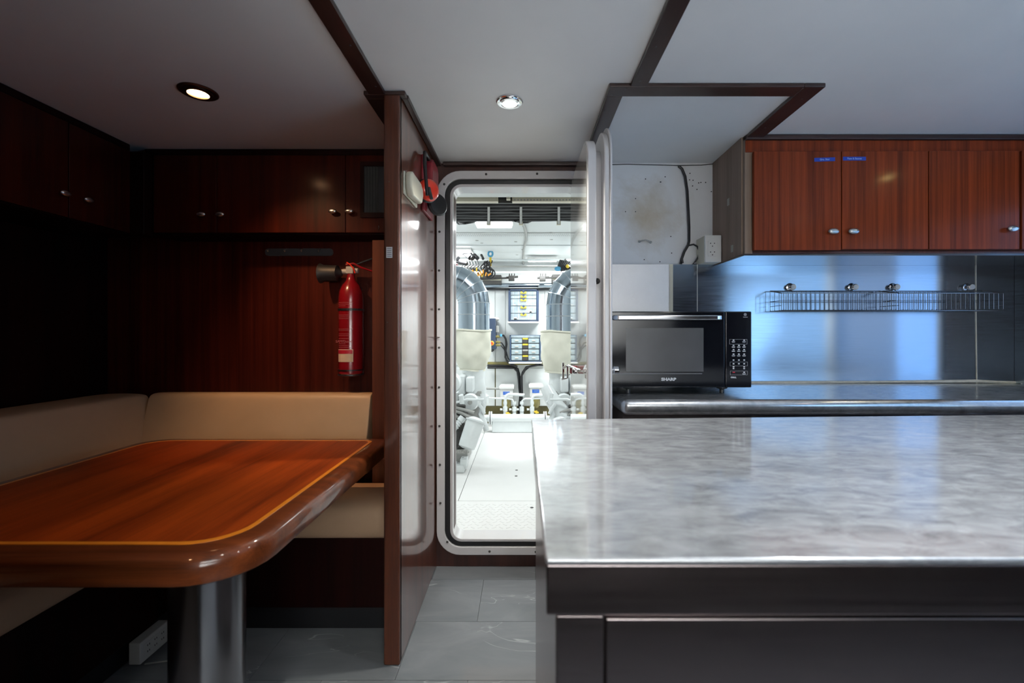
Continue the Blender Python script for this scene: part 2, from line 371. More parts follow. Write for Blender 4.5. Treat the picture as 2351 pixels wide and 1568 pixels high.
# door bulkhead with its opening
OX0, OX1, OZ0, OZ1 = -.336, .264, .117, 1.86
wb = sb(MB().box(XL-.05, OX0, YB, YB+.07, 0, CEIL).box(OX1, XR+.05, YB, YB+.07, 0, CEIL).box(OX0, OX1, YB, YB+.07, 0, OZ0)
        .box(OX0, OX1, YB, YB+.07, OZ1, CEIL).build('wall_back', 'bulkhead'))
MB().box(.33, .935, YB-.006, YB, 1.45, CEIL).build('painted_panel', 'wall_white', wb)
holes = [(1482, 411), (1527, 406), (1516, 418), (1517, 418), (1459, 456), (1436, 486), (1459, 486), (1540, 543), (1542, 581), (1479, 596), (1515, 601),
         (1584, 398), (1583, 413), (1591, 414), (1604, 420), (1609, 419), (1620, 419), (1600, 435), (1633, 440), (1590, 427), (1569, 400)]
hb = MB()
for u, v in holes: hb.lathe([(.0028, 0), (.0028, -.0012)], P(u, v, YB-.006), 'y', 8)
hb.build('screw_hole', 'black', wb)
# a mahogany lining on the dinette part of the bulkhead
MB().box(-2.02, -.475, YB-.012, YB, 0, CEIL).build('wood_lining', 'mahog', wb)
sb(MB().box(XL-.05, XL, YR, YB, 0, CEIL).build('wall_left', 'mahog_dark'))
# right side wall with two hull windows
def win_wall(name, segs, z0, z1, x0, x1, mat):
    m = MB(); lo = YR
    for a, b in segs:
        m.box(x0, x1, lo, a, 0, CEIL); m.box(x0, x1, a, b, 0, z0); m.box(x0, x1, a, b, z1, CEIL); lo = b
    m.box(x0, x1, lo, YB, 0, CEIL); return sb(m.build(name, mat))
WZ0, WZ1 = 0.88, 1.74
win_wall('wall_right', [(-.9, .86), (.91, 1.80)], WZ0, WZ1, XR, XR+.05, 'mahog_dark')
for i, (a, b, mt) in enumerate([(-.9, .86, 'win_a'), (.91, 1.80, 'win_b')]):
    wn = struct('window_%d' % (i+1), (XR+.03, (a+b)/2, WZ0))
    if i: MB().box(XR+.03, XR+.035, a, 1.46, WZ0, WZ1).build('dim_pane', 'win_c', wn); a2 = 1.46  # dimmer pane added to grade the steel's reflection, no real curtain
    else: a2 = a
    MB().box(XR+.03, XR+.035, a2, b, WZ0, WZ1).build('pane', mt, wn)
    MB().ringp(rr(a-.02, b+.02, WZ0-.03, WZ1+.03, .05), rr(a+.012, b-.012, WZ0+.012, WZ1-.012, .04), 'x', XR-.012, XR+.028).build('window_frame', 'satin', wn, bevel=.002)
MB().box(XR-.004, XR, 1.83, 2.19, .885, 1.47).build('steel_lining', 'steel_wall', bpy.data.objects['wall_right'])
# rear wall; its wide glowing window is added, unseen, as fill light
m = MB()
RX0, RX1, RZ0, RZ1 = -.2, 1.9, .95, 1.7
m.box(XL, RX0, YR-.05, YR, 0, CEIL).box(RX1, XR, YR-.05, YR, 0, CEIL).box(RX0, RX1, YR-.05, YR, 0, RZ0).box(RX0, RX1, YR-.05, YR, RZ1, CEIL)
sb(m.build('wall_front', 'mahog_dark'))
wn = struct('window_3', (0.8, YR-.02, RZ0))
MB().box(RX0, RX1, YR-.035, YR-.03, RZ0, RZ1).build('pane', 'rear_glow', wn)
MB().ringp(rr(RX0-.03, RX1+.03, RZ0-.03, RZ1+.03, .05), rr(RX0+.012, RX1-.012, RZ0+.012, RZ1-.012, .04), 'y', YR-.028, YR+.012).build('window_frame', 'satin', wn, bevel=.002)
sb(MB().box(-.60, -.55, YR, .42, 0, CEIL).build('wall_light_block', 'mahog_dark'))  # added out of view to keep rear light off the dinette
sb(MB().box(XL, -.60, -.68, -.63, 0, CEIL).build('wall_light_block_end', 'mahog_dark'))  # unseen wall added to close the dinette off from light behind
rl = thing('dark_reflection_block', (1.4, -1.5, 0), 'low dark wood block added unseen behind the camera for the island front to reflect', 'cabinet')  # unseen block added so the island front mirrors something dark
MB().box(-.50, XR-.003, YR+.015, -.62, .06, .66).build('body', 'mahog_dark', rl, bevel=.004)
MB().box(-.48, XR-.003, YR+.02, -.68, 0, .06).build('kickboard', 'black', rl)
# partition between the dinette and the passage
PXL, PXR, PY0 = -.475, -.422, 1.56
pt = sb(MB().box(PXL, PXR-.004, PY0+.03, YB-.013, 0, CEIL).build('wall_partition', 'mahog_dark'))
MB().box(PXR-.004, PXR, PY0+.012, YB-.0005, 0.004, CEIL).build('varnished_face', 'part_face', pt)
MB().box(PXL-.002, PXR, PY0, PY0+.03, 0, CEIL).build('edge_post', 'trim_z', pt, bevel=.006, seg=3)
for v in (417, 740, 1340): MB().lathe([(.002, 0), (.0016, -.001)], P(893 if v < 500 else 889, v, PY0), 'y', 8).build('screw', 'darkgrey', pt)
MB().box(*[P(887, 0, PY0)[0], P(901, 0, PY0)[0]], PY0-.0012, PY0-.0002, PZ(592, PY0), PZ(567, PY0)).build('paper_tag', 'print', pt, label='small white printed paper tag')
tg = MB()
for i in range(5): tg.box(PX(889, PY0), PX(899, PY0), PY0-.0016, PY0-.001, PZ(570+i*4.4, PY0), PZ(571.6+i*4.4, PY0))
tg.build('tag_print', 'pr_grey', pt)
# ceiling trims
def trim(n, boxes, mat, screws=()):
    m = MB(); [m.box(*b) for b in boxes]; o = sb(m.build('trim_%d' % n, mat, bevel=.003))
    for (u, v) in screws:
        Y = .8155*F/(VY-v); MB().lathe([(.0035, 0), (.003, -.0012)], (PX(u, Y), Y, CEIL-.014), 'z', 8).build('screw', 'darkgrey', o)
    return o
TZ = CEIL-.014
trim(1, [(-.527, -.470, YR, 1.556, TZ, CEIL)], 'trim_y', [(804, 105), (862, 199)])
trim(2, [(-.545, -.402, 1.556, 1.585, TZ, CEIL), (-.545, -.477, 1.585, YB-.013, TZ, CEIL), (-.420, -.398, 1.585, YB, TZ, CEIL)], 'trim_y', [(898, 221), (923, 226), (950, 276)])
trim(3, [(.358, .412, YR, 1.508, TZ, CEIL)], 'trim_y', [(1506, 108), (1470, 186)])
trim(4, [(.288, .935, 1.508, 1.571, TZ, CEIL)], 'trim_x', [(1437, 204), (1843, 204)])
trim(5, [(.288, .345, 1.571, YB-.006, TZ, CEIL)], 'trim_y', [(1405, 217), (1387, 256)])
trim(6, [(.935, 1.005, 1.508, 1.90, TZ, CEIL)], 'trim_y', [(1842, 228), (1757, 294)])
trim(7, [(-.385, .285, YB-.03, YB, TZ-.004, CEIL)], 'trim_x')
trim(8, [(-.675, PXL-.004, 2.04, YB-.013, 0, 1.558)], 'trim_z')

# ================================================================== watertight door in the bulkhead
dr = struct('door_1', (-.036, 2.2, .06))
o0 = (-.417, .345, .066, 1.927)
def ins(q, d): return (q[0]+d, q[1]-d, q[2]+d, q[3]-d)
fr = MB().ringp(rr(*o0, .115), rr(*ins(o0, .040), .078), 'y', YB-.026, YB).build('door_frame', 'door_white', dr, bevel=.004, seg=3)
MB().ringp(rr(*ins(o0, .041), .077), rr(*ins(o0, .066), .055), 'y', YB-.018, YB+.01).build('gasket', 'black', fr, bevel=.003)
MB().ringp(rr(*ins(o0, .066), .055), rr(*ins(o0, .080), .045), 'y', YB-.028, YB+.075).build('lip', 'door_white', fr, bevel=.003)
for u, v in [(1027, 1244), (1124, 1266), (1230, 1267), (1116, 400), (1233, 399), (1020, 423), (1009, 532), (1008, 621), (1008, 710), (1008, 798),
             (1008, 889), (1009, 978), (1010, 1067), (1011, 1155)]:
    Y = YB-.026; MB().lathe([(.0058, 0), (.0052, -.003), (.002, -.0045)], P(u, v, Y), 'y', 10).build('bolt', 'darkgrey', fr)
lf = MB().prism(rr(1.625, 2.175, .12, 1.857, .09), 'x', .231, .264).build('door_leaf', 'door_white', dr, bevel=.006, seg=3)
MB().prism(rr(1.632, 2.168, .127, 1.850, .085), 'x', .2285, .232).build('glossy_skin', 'door_gloss', lf)
MB().prism(rr(1.66, 2.15, .15, 1.83, .08), 'x', .262, .290).build('groove', 'door_white', lf)
MB().prism(rr(1.605, 2.19, .08, 1.889, .12), 'x', .288, .307).build('flange', 'door_white', lf, bevel=.004, seg=2)
MB().prism(rr(1.60, 2.195, .065, 1.908, .13), 'x', .307, .3155).build('outer_skin', 'door_white', lf, bevel=.003, seg=2)
MB().lathe([(.003, .02), (.008, .012), (.011, 0), (.011, -.01), (.007, -.017), (.002, -.02)], P(1370, 646, 1.645), 'y', 14).build('snap_knob', 'black', lf, smooth=True)
MB().lathe([(.004, -.004), (.005, -.014), (.012, -.018), (.013, -.03), (.009, -.036)], (.232, 1.80, .99), 'x', 14).build('handle_boss', 'chrome', lf, smooth=True)
h = MB().tube([(.229, 1.93, 1.0), (.185, 1.93, 1.0), (.170, 1.92, .992)], .005, 8)
h.tube([(.172, 1.93, 1.015), (.172, 1.93, .945)], .005, 8).tube([(.19, 1.93, 1.008), (.19, 1.93, .95), (.165, 1.925, .945)], .004, 8)
h.tube([(.19, 1.93, 1.003), (.222, 1.75, .997)], .0045, 8)
h.build('latch_handle', 'chrome', lf, smooth=True)
MB().box(.197, .227, 1.885, 1.915, .972, 1.004).build('latch_block', 'red_dull', lf, bevel=.003)
MB().lathe([(.004, 0), (.006, .01), (.014, .014), (.014, .028), (.008, .032)], (.3155, 1.64, 1.008), 'x', 14).build('outer_handle', 'chrome', lf, smooth=True)
for z in (.5, 1.5): MB().tube([(.27, 2.188, z-.05), (.27, 2.188, z+.05)], .012, 10).build('hinge', 'chrome', lf, smooth=True)

# ================================================================== downlights
def downlight(x, y, r, ringmat, lampmat, label, inner=.66, tilt=0):
    t = thing('ceiling_downlight', (x, y, CEIL), label, 'light')
    MB().lathe([(r*.72, -.0005), (r, -.0005), (r, -.003), (r*.93, -.006), (r*.72, -.004)], (x, y, CEIL), 'z', 32).build('trim_ring', ringmat, t, smooth=True)
    MB().lathe([(r*.72, -.001), (r*.72, -.0075), (r*.54, -.010), (r*.54, -.001)], (x, y, CEIL), 'z', 32).build('inner_ring', ringmat, t, smooth=True)
    MB().lathe([(r*.54, -.0012), (r*.54, -.005), (r*.3, -.007), (.001, -.0075)], (x, y, CEIL), 'z', 24).build('lens', lampmat, t, smooth=True)
    return t
def spot(name, x, y, e, col, ang=2.3, aim=None):
    rot = Vector(Vector(aim)-Vector((x, y, CEIL-.02))).to_track_quat('-Z', 'Y').to_euler() if aim else (0, 0, 0)
    return lamp(name, 'SPOT', (x, y, CEIL-.02), e, col, .03, rot, ang, .8)
downlight(PX(1170, 1.63), 1.63, .048, 'chrome', 'lamp_neu', 'round chrome downlight glowing in the middle ceiling panel above the open door')
spot('spot_passage', PX(1170, 1.63), 1.63, SPOT_CENTRE, (1, .95, .86), 1.9)
M['bronze'] = plain('bronze_ring', (0.10, 0.05, 0.03), 0.35, 0.1, 5, metal=0.8)
downlight(-1.114, 1.563, .06, 'bronze', 'lamp_warm', 'round bronze downlight glowing orange in the ceiling over the dinette')
spot('spot_dinette', -1.114, 1.563, SPOT_LEFT, (1, .56, .28), 1.5, (-.80, 2.10, .8))
downlight(1.92, 1.38, .05, 'chrome', 'lamp_yel', 'round chrome downlight over the galley counter')
spot('spot_galley', 1.92, 1.38, SPOT_RIGHT, (1, .85, .5), 1.9)
downlight(1.99, .476, .05, 'chrome', 'lamp_warm', 'round chrome downlight over the steel island')
downlight(-.05, .35, .048, 'chrome', 'lamp_neu', 'added unseen fill downlight above the passage between table and island')  # unseen downlight added to light the near passage
spot('fill_passage_near', -.05, .35, SPOT_CENTRE*.35, (1, .95, .86), 1.5)
downlight(.9, 1.02, .048, 'chrome', 'lamp_neu', 'added unseen fill downlight over the far side of the steel island')  # extra lamp out of view, added to brighten the island top and white wall
spot('fill_island', .9, 1.02, SPOT_CENTRE*.55, (.96, .98, 1), 2.0)
downlight(.9, .42, .048, 'chrome', 'lamp_neu', 'added unseen fill downlight over the near side of the steel island')  # added above the view to lift the front of the island top
spot('fill_island_near', .9, .42, SPOT_CENTRE*1.35, (.96, .98, 1), 2.0)
downlight(-1.0, .2, .06, 'bronze', 'lamp_warm', 'added unseen warm fill downlight over the near end of the table')  # invented downlight, warm fill for the near table
spot('fill_table', -1.0, .2, SPOT_LEFT*.25, (1, .55, .28), 1.7)

# ================================================================== dinette overhead lockers
def knob(c, face, parent, r=.0145):
    m = MB()
    if face == 'y':
        m.lathe([(.004, 0), (.004, -.012)], c, 'y', 10); m.sphere((c[0], c[1]-.017, c[2]), r, 14, 8, (1.35, .5, .72))
    else:
        m.lathe([(.004, 0), (.004, .012)], c, 'x', 10); m.sphere((c[0]+.017, c[1], c[2]), r, 14, 8, (.5, 1.35, .72))
    return m.build('knob', 'satin', parent, smooth=True)
CY = 2.04; CB = 1.585
lk = thing('overhead_locker', (-1.2, CY, CB), 'dark mahogany overhead locker row on the end wall above the sofa', 'cabinet')
MB().box(-1.66, PXL-.003, CY+.018, YB-.013, CB, CEIL-.03).build('body', 'mahog_dark', lk)
MB().box(-1.70, PXL-.003, CY+.006, YB-.013, CEIL-.03, CEIL-.001).build('cornice', 'mahog_dark', lk, bevel=.004)
zt = CEIL-.032
for a, b, kn in ((-1.655, PX(497, CY)-.001, [467]), (PX(497, CY)+.001, PX(793, CY)-.001, [510, 767]), (PX(793, CY)+.001, PXL-.004, [805])):
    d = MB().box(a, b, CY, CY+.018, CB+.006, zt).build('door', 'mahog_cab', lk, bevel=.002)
    for u in kn: knob((PX(u, CY), CY, PZ(494 if u < 600 else 487, CY)), 'y', d)
    if kn == [805]:
        x0, x1, z0, z1 = PX(828, CY), PXL-.006, PZ(500, CY), PZ(372, CY)
        MB().ringp([(x0, z0), (x1, z0), (x1, z1), (x0, z1)], [(x0+.016, z0+.022), (x1-.002, z0+.022), (x1-.002, z1-.02), (x0+.016, z1-.02)], 'y', CY-.008, CY).build('vent_frame', 'mahog_dark', d, bevel=.002)
        MB().box(x0+.012, x1-.002, CY-.001, CY, z0+.015, z1-.015).build('vent_back', 'black', d)
        for i in range(5):
            xx = x0+.024+i*.0125; MB().obox((xx, CY-.004, (z0+z1)/2), (.010, .0015, z1-z0-.045), ('Z', .7)).build('slat', 'darkgrey', d)
MB().tube([(PX(871, CY), CY-.01, PZ(520, CY)), (PX(873, CY), CY-.016, PZ(524, CY)), (PX(871, CY), CY-.01, PZ(529, CY))], .002, 6).build('hook', 'chrome', lk)
LX = -1.72
lw = thing('overhead_locker', (LX-.1, 1.0, CB), 'dark mahogany overhead locker row along the side wall over the table', 'cabinet')
MB().box(XL, LX-.018, -.6, 2.0, CB-.01, CEIL-.03).build('body', 'mahog_dark', lw)
MB().box(XL, LX-.004, -.6, 2.0, CEIL-.03, CEIL-.001).build('cornice', 'mahog_dark', lw, bevel=.004)
MB().box(XL, LX+.055, 2.0, CY+.03, CB-.01, CEIL-.03).build('corner_post', 'mahog_dark', lw, bevel=.004)
ysp = 1.72*F/(1200-158)
for a, b, kn in ((ysp+.002, 1.995, (195, 459)), (ysp-.62, ysp-.002, (141, 444)), (ysp-1.25, ysp-.625, None), (-.55, ysp-1.255, None)):
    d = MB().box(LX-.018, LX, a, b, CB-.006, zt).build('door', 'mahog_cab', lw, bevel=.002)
    if kn:
        Y = 1.72*F/(1200-kn[0]); knob((LX, Y, PZ(kn[1], Y)), 'x', d)
# hook rail
hr = thing('hook_rail', P(688, 590, YB-.012), 'grey rounded hook rail under the end-wall lockers', 'hook rail')
y = YB-.012
MB().prism(rr(PX(611, y), PX(766, y), PZ(588, y), PZ(571, y), .016), 'y', y-.012, y-.0005).build('plate', M.setdefault('railp', plain('smoky_plastic', (.06, .06, .065), .3, .05, 5)), hr, bevel=.002)
for u in (623, 661, 699, 738):
    MB().tube([(PX(u, y), y-.012, PZ(572, y)), (PX(u, y), y-.028, PZ(575, y)), (PX(u, y), y-.03, PZ(580, y)), (PX(u, y), y-.038, PZ(577, y))], .0025, 6).build('hook', 'satin', hr, smooth=True)
# ------------------------------------------------ fire extinguisher
ex, ey = PX(806, 2.15), 2.15; e0, e1 = PZ(862, 2.15), PZ(672, 2.15)
fe = thing('fire_extinguisher', (ex, ey, e0), 'red fire extinguisher with black horn strapped to the wood wall', 'fire extinguisher')
R = .056
MB().lathe([(R*.8, .0), (R, .012), (R, e1-e0-.03), (R*.93, e1-e0+.005), (R*.72, e1-e0+.035), (R*.42, e1-e0+.055), (R*.32, e1-e0+.075), (R*.32, e1-e0+.10)], (ex, ey, e0), 'z', 28).build('cylinder', 'red', fe, smooth=True)
zt2 = e1+.10
MB().box(ex-.018, ex+.016, ey-.02, ey+.02, zt2-.012, zt2+.022).lathe([(.011, -.045), (.014, -.02), (.012, 0)], (ex, ey, zt2), 'x', 12).lathe([(.014, .016), (.012, .035)], (ex, ey, zt2+.003), 'x', 12).build('valve', 'grey', fe, bevel=.003)
MB().lathe([(.014, -.040), (.022, -.052), (.038, -.058), (.040, -.125), (.047, -.140), (.040, -.141)], (ex, ey-.01, zt2-.010), 'x', 20).build('horn', 'blackmatte', fe, smooth=True)
MB().tube([(ex-.02, ey-.01, zt2+.03), (ex+.015, ey-.01, zt2+.036), (ex+.05, ey-.005, zt2+.018), (ex+.10, ey, zt2+.002)], [.006, .006, .005, .004], 8).build('lower_lever', 'red', fe, smooth=True)
MB().tube([(ex+.02, ey-.01, zt2+.028), (ex+.06, ey, zt2+.048), (ex+.12, ey+.01, zt2+.07)], .0035, 6).build('upper_lever', 'blackmatte', fe, smooth=True)
MB().tube([(ex-.012, ey-.022, zt2+.04), (ex+.004, ey-.026, zt2+.03), (ex+.02, ey-.024, zt2+.012), (ex+.026, ey-.02, zt2-.01)], .003, 6).build('safety_pin_tie', 'orange_red', fe)
for zz, hh in ((PZ(710, 2.09), .010), (PZ(851, 2.09), .006), (PZ(862, 2.09), .006)):
    MB().ringp([(ex+(R+.003)*math.cos(t), ey+(R+.003)*math.sin(t)) for t in (2*PI*i/28 for i in range(28))], [(ex+(R+.0005)*math.cos(t), ey+(R+.0005)*math.sin(t)) for t in (2*PI*i/28 for i in range(28))], 'z', zz-hh/2, zz+hh/2).build('strap', 'black', fe)
MB().box(ex-.03, ex+.03, ey+R-.004, YB-.0125, e0+.02, e1+.03).build('bracket', 'black', fe)
def wrap(a0, a1, z0, z1, mat, nm, rad=R+.0012):
    out = [(ex+rad*math.sin(math.radians(t)), ey-rad*math.cos(math.radians(t))) for t in [a0+(a1-a0)*i/8 for i in range(9)]]
    inn = [(ex+(rad-.001)*math.sin(math.radians(t)), ey-(rad-.001)*math.cos(math.radians(t))) for t in [a0+(a1-a0)*i/8 for i in range(9)]]
    return MB().prism(out+inn[::-1], 'z', z0, z1).build(nm, mat, fe)
wrap(-52, 30, PZ(831, 2.1), PZ(802, 2.1), 'paper', 'service_label', R+.0014)
wrap(-50, 27, PZ(812, 2.1), PZ(803.5, 2.1), 'pr_red', 'label_header', R+.0024)
M['faint'] = plain('faint_print', (.42, .12, .12), .5, .02, 4)
for v in (694, 698, 702, 723, 727, 731, 755, 758, 766, 770, 777, 781, 789, 793, 797): wrap(-48, random.choice((10, 20, 30, -5)), PZ(v+.8, 2.1), PZ(v, 2.1), 'faint', 'print_line')
t = text('SAFEGuard', .016, (ex-.012, ey-R-.0016, PZ(784, 2.1)), 'faint', fe)

# ================================================================== sofa
bn = thing('bench', (-1.0, 1.9, 0), 'low dark mahogany L-shaped bench base under the cushions', 'bench')
MB().box(-1.34, PXL-.004, 1.74, YB-.013, .09, .36).box(XL+.003, -1.34, -.3, YB-.013, .09, .36).build('base', 'mahog_dark', bn, bevel=.003)
MB().box(-1.37, PXL-.004, 1.76, YB-.02, .0, .09).box(XL+.003, -1.37, -.3, YB-.02, .0, .09).build('kickboard', 'black', bn)
def cushion(name, loops, label, mat='leather', cat='cushion'):
    return tag(MB().loft(loops).build(name, mat, None, smooth=True, subd=2), label, cat)
def padx(x0, x1, prof, n=8):
    """loft a (y,z) profile along x with soft ends"""
    L = []
    cy = sum(p[0] for p in prof)/len(prof); cz = sum(p[1] for p in prof)/len(prof)
    for i in range(n+1):
        t = i/n; x = x0+(x1-x0)*t; L.append([(x, p[0], p[1]) for p in prof])
    for x, s in ((x0+.004, .965), (x0, .90)): L.insert(0, [(x-.004, cy+(p[0]-cy)*s, cz+(p[1]-cz)*s) for p in prof])
    for x, s in ((x1-.004, .965), (x1, .90)): L.append([(x+.004, cy+(p[0]-cy)*s, cz+(p[1]-cz)*s) for p in prof])
    return L
def pady(y0, y1, prof, n=8):
    L = padx(y0, y1, prof, n); return [[(p[1], p[0], p[2]) for p in l] for l in L]
back_prof = [(2.00, .49), (2.03, .60), (2.07, .72), (2.095, .82), (2.105, .850), (2.125, .862), (2.17, .862), (2.205, .850), (2.21, .82), (2.21, .6), (2.21, .49)]
cushion('back_cushion', padx(-1.728, -.705, back_prof), 'cream vinyl back cushion along the end wall behind the table')
bp2 = [(-1.70, .49), (-1.705, .60), (-1.725, .72), (-1.74, .82), (-1.75, .850), (-1.77, .862), (-1.95, .862), (-2.0, .850), (-2.01, .82), (-2.01, .6), (-2.01, .49)]
cushion('back_cushion', pady(-.3, 2.13, bp2), 'shaded tan vinyl back cushion running along the side wall')
seat_prof = [(1.70, .38), (1.685, .42), (1.69, .47), (1.715, .498), (1.76, .508), (1.85, .505), (1.97, .50), (1.975, .48), (1.975, .372), (1.8, .362), (1.715, .362)]
cushion('seat_cushion', padx(-1.28, PXL-.010, seat_prof, 10), 'tan vinyl seat cushion beside the wood partition, below the end wall back cushion', 'seat')
sp2 = [(-1.31, .38), (-1.295, .42), (-1.30, .47), (-1.325, .498), (-1.36, .508), (-1.5, .505), (-1.63, .50), (-1.635, .48), (-1.635, .372), (-1.5, .362), (-1.33, .362)]
cushion('seat_cushion', pady(-.28, 1.96, sp2), 'dim tan vinyl seat cushion on the side wall bench under the table', 'seat')
# power strip on the bench base
px0 = -1.30
ps = thing('power_strip', (px0, 1.61, .0), 'white multi-socket power strip box low on the bench base under the table', 'power strip')
MB().box(-1.3395, px0, 1.547, 1.675, .012, .086).build('housing', 'white', ps, bevel=.003)
MB().box(px0, px0+.0015, 1.562, 1.66, .026, .072).build('face_plate', 'white', ps, bevel=.0005)
for i in range(3):
    for j in range(2):
        yy, zz = 1.580+i*.031, .039+j*.021
        for dy in (-.004, .004): MB().box(px0+.001, px0+.002, yy+dy-.0012, yy+dy+.0012, zz-.003, zz+.003).build('slot', 'black', ps)
tag(MB().tube([(-1.295, 1.56, .006), (-1.22, 1.58, .004), (-1.14, 1.62, .004), (-1.05, 1.70, .004)], .003, 6).build('floor_cable', 'grey', smooth=True),
    'thin grey cable on the floor near the table pedestal', 'cable')

# ================================================================== dinette table
TZ1 = .72; TX0, TX1, TY0, TY1 = -1.50, -.528, .85, 1.84
tb = thing('dining_table', (-1.0, 1.35, 0), 'glossy mahogany dining table with light inlay line and a steel pedestal', 'table')
def rr4(x0, x1, y0, y1, r, n=7):   # radii: x1y1, x0y1, x0y0, x1y0
    pts = []
    for (cx, cy, a, q) in ((x1-r[0], y1-r[0], 0, r[0]), (x0+r[1], y1-r[1], 90, r[1]), (x0+r[2], y0+r[2], 180, r[2]), (x1-r[3], y0+r[3], 270, r[3])):
        for k in range(n+1):
            t = math.radians(a+90*k/n); pts.append((cx+q*math.cos(t), cy+q*math.sin(t)))
    return pts
RT = (.035, .12, .13, .13)
def tl(d, z): return [(p[0], p[1], z) for p in rr4(TX0+d, TX1-d, TY0+d, TY1-d, tuple(max(r-d, .02) for r in RT))]
MB().loft([tl(.03, .656), tl(.012, .658), tl(.003, .664), tl(0, .674), tl(0, .694), tl(.003, .706), tl(.010, .7145), tl(.022, .7185), tl(.045, .7195)]).build('edge_band', 'table_edge', tb, smooth=True)
def tp(d): return rr4(TX0+d, TX1-d, TY0+d, TY1-d, tuple(max(r-d*.6, .03) for r in RT))
MB().prism(tp(.066), 'z', .715, .7206).build('top_panel', 'table_top', tb)
MB().ringp(tp(.055), tp(.066), 'z', .715, .7208).build('inlay_line', 'inlay', tb)
for cx, cy in ((-.725, 1.05),):
    p = MB().lathe([(.075, .012), (.075, .655)], (cx, cy, 0), 'z', 40).build('pedestal', 'tube_steel', tb, smooth=True)
    MB().lathe([(.115, .0005), (.115, .010), (.10, .014)], (cx, cy, 0), 'z', 40).build('base_plate', 'tube_steel', p, smooth=True)
    MB().lathe([(.11, .648), (.11, .6555)], (cx, cy, 0), 'z', 30).build('top_plate', 'tube_steel', p)

# ================================================================== things on the partition face
sw = thing('wall_box', (PXR, 1.7, 1.63), 'worn cream plastic alarm box on the partition next to the ear defenders', 'wall box')
MB().box(PXR, PXR+.008, 1.60, 1.79, 1.632, 1.712).build('back_plate', 'cream', sw, bevel=.003)
MB().prism([(1.600, 1.650), (1.625, 1.628), (1.765, 1.640), (1.785, 1.672), (1.782, 1.700), (1.750, 1.716), (1.615, 1.716), (1.600, 1.704)], 'x', PXR+.008, PXR+.034).build('cover', 'cream', sw, bevel=.009, seg=3)
ph = thing('ear_defenders', (PXR, 1.88, 1.70), 'bright red ear defenders with black band hanging on the partition', 'ear defenders')
def cup(c, d, prof, nm, mt):
    d = Vector(d).normalized(); c = Vector(c)
    MB().tube([c+d*t for t, r in prof], [r for t, r in prof], 26).build(nm, mt, ph, smooth=True)
cd_ = (.72, -.69, 0)
cup((-.392, 1.862, 1.722), cd_, [(-.014, .036), (-.013, .045), (.0, .049), (.006, .044)], 'ear_pad', 'black')
cup((-.392, 1.862, 1.722), cd_, [(.004, .043), (.014, .046), (.026, .042), (.036, .030), (.039, .012)], 'ear_cup', 'orange_red')
cup((-.372, 1.985, 1.700), cd_, [(-.012, .036), (-.010, .045), (.004, .049), (.012, .042), (.014, .030)], 'ear_pad', 'black')
MB().tube([(-.380, 1.815, 1.690), (-.386, 1.815, 1.755), (-.396, 1.835, 1.835), (-.402, 1.87, 1.882), (-.402, 1.93, 1.886), (-.395, 1.99, 1.85), (-.385, 2.01, 1.78), (-.38, 2.0, 1.70)], [.007, .007, .008, .008, .008, .008, .007, .006], 8).build('head_band', 'black', ph, smooth=True)
MB().obox((-.370, 1.822, 1.700), (.012, .010, .050), ('Y', -.25)).build('band_clip', 'blackmatte', ph, bevel=.002)
dh = thing('red_holder', (PXR, 2.0, 1.4), 'dark red plastic box on the partition with ear defenders over it', 'wall box')
MB().box(PXR, PXR+.012, 1.89, 2.08, 1.652, 1.885).build('backing', 'red_dull', dh, bevel=.004)
MB().prism([(1.93, 1.76), (2.07, 1.76), (2.07, 1.865), (2.05, 1.885), (1.95, 1.885), (1.93, 1.865)], 'x', PXR+.012, PXR+.040).build('raised_cover', 'red_dull', dh, bevel=.006, seg=3)
MB().tube([(PXR+.001, YB-.03, PZ(775, YB-.03)), (PXR+.012, YB-.03, PZ(776, YB-.03)), (PXR+.022, YB-.034, PZ(774.5, YB-.03)), (PXR+.010, YB-.036, PZ(773.5, YB-.03))], .002, 6).build('partition_hook', 'chrome')
tag(bpy.data.objects['partition_hook'], 'small chrome cabin hook at mid height on the partition beside the door frame', 'hook')

# ================================================================== steel splashback
SY = 2.19
spb = thing('splashback', (1.3, SY, .9), 'brushed stainless steel splashback sheets behind the galley counter', 'splashback')
ZS0, ZS1 = .902, PZ(607, SY)
def sheet(u0, u1, mat, lab=None): return MB().box(PX(u0, SY) if u0 else .362, PX(u1, SY), SY, YB-.007, ZS0, ZS1).build('sheet', mat, spb, label=lab)
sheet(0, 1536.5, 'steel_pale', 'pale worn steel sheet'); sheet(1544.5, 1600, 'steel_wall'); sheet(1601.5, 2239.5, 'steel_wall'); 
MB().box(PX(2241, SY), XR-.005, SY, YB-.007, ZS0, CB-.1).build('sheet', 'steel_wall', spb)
MB().box(PX(1536.5, SY), PX(1544.5, SY), SY-.004, YB-.007, ZS0, ZS1).build('joint_batten', 'cream', spb)
MB().box(PX(1600, SY), PX(1601.5, SY), SY-.001, YB-.007, ZS0, ZS1).build('joint_caulk', 'caulk', spb)
pts = [(PX(u, SY), SY-.001, PZ(v, SY)) for u, v in ((2240, 604), (2240, 700), (2241, 800), (2242, 883))]
MB().tube(pts, .003, 6).build('joint_caulk', 'caulk', spb)
pts = [(PX(u, SY), SY-.003, .904+dz) for u, dz in ((1410, 0), (1500, .001), (1700, 0), (1760, -.001), (1850, .001), (2000, .002), (2140, .004), (2238, .006), (2290, .002), (2340, -.001))]
MB().tube(pts, [.005, .006, .005, .007, .006, .005, .007, .008, .006, .006], 6).build('base_caulk', 'caulk', spb)

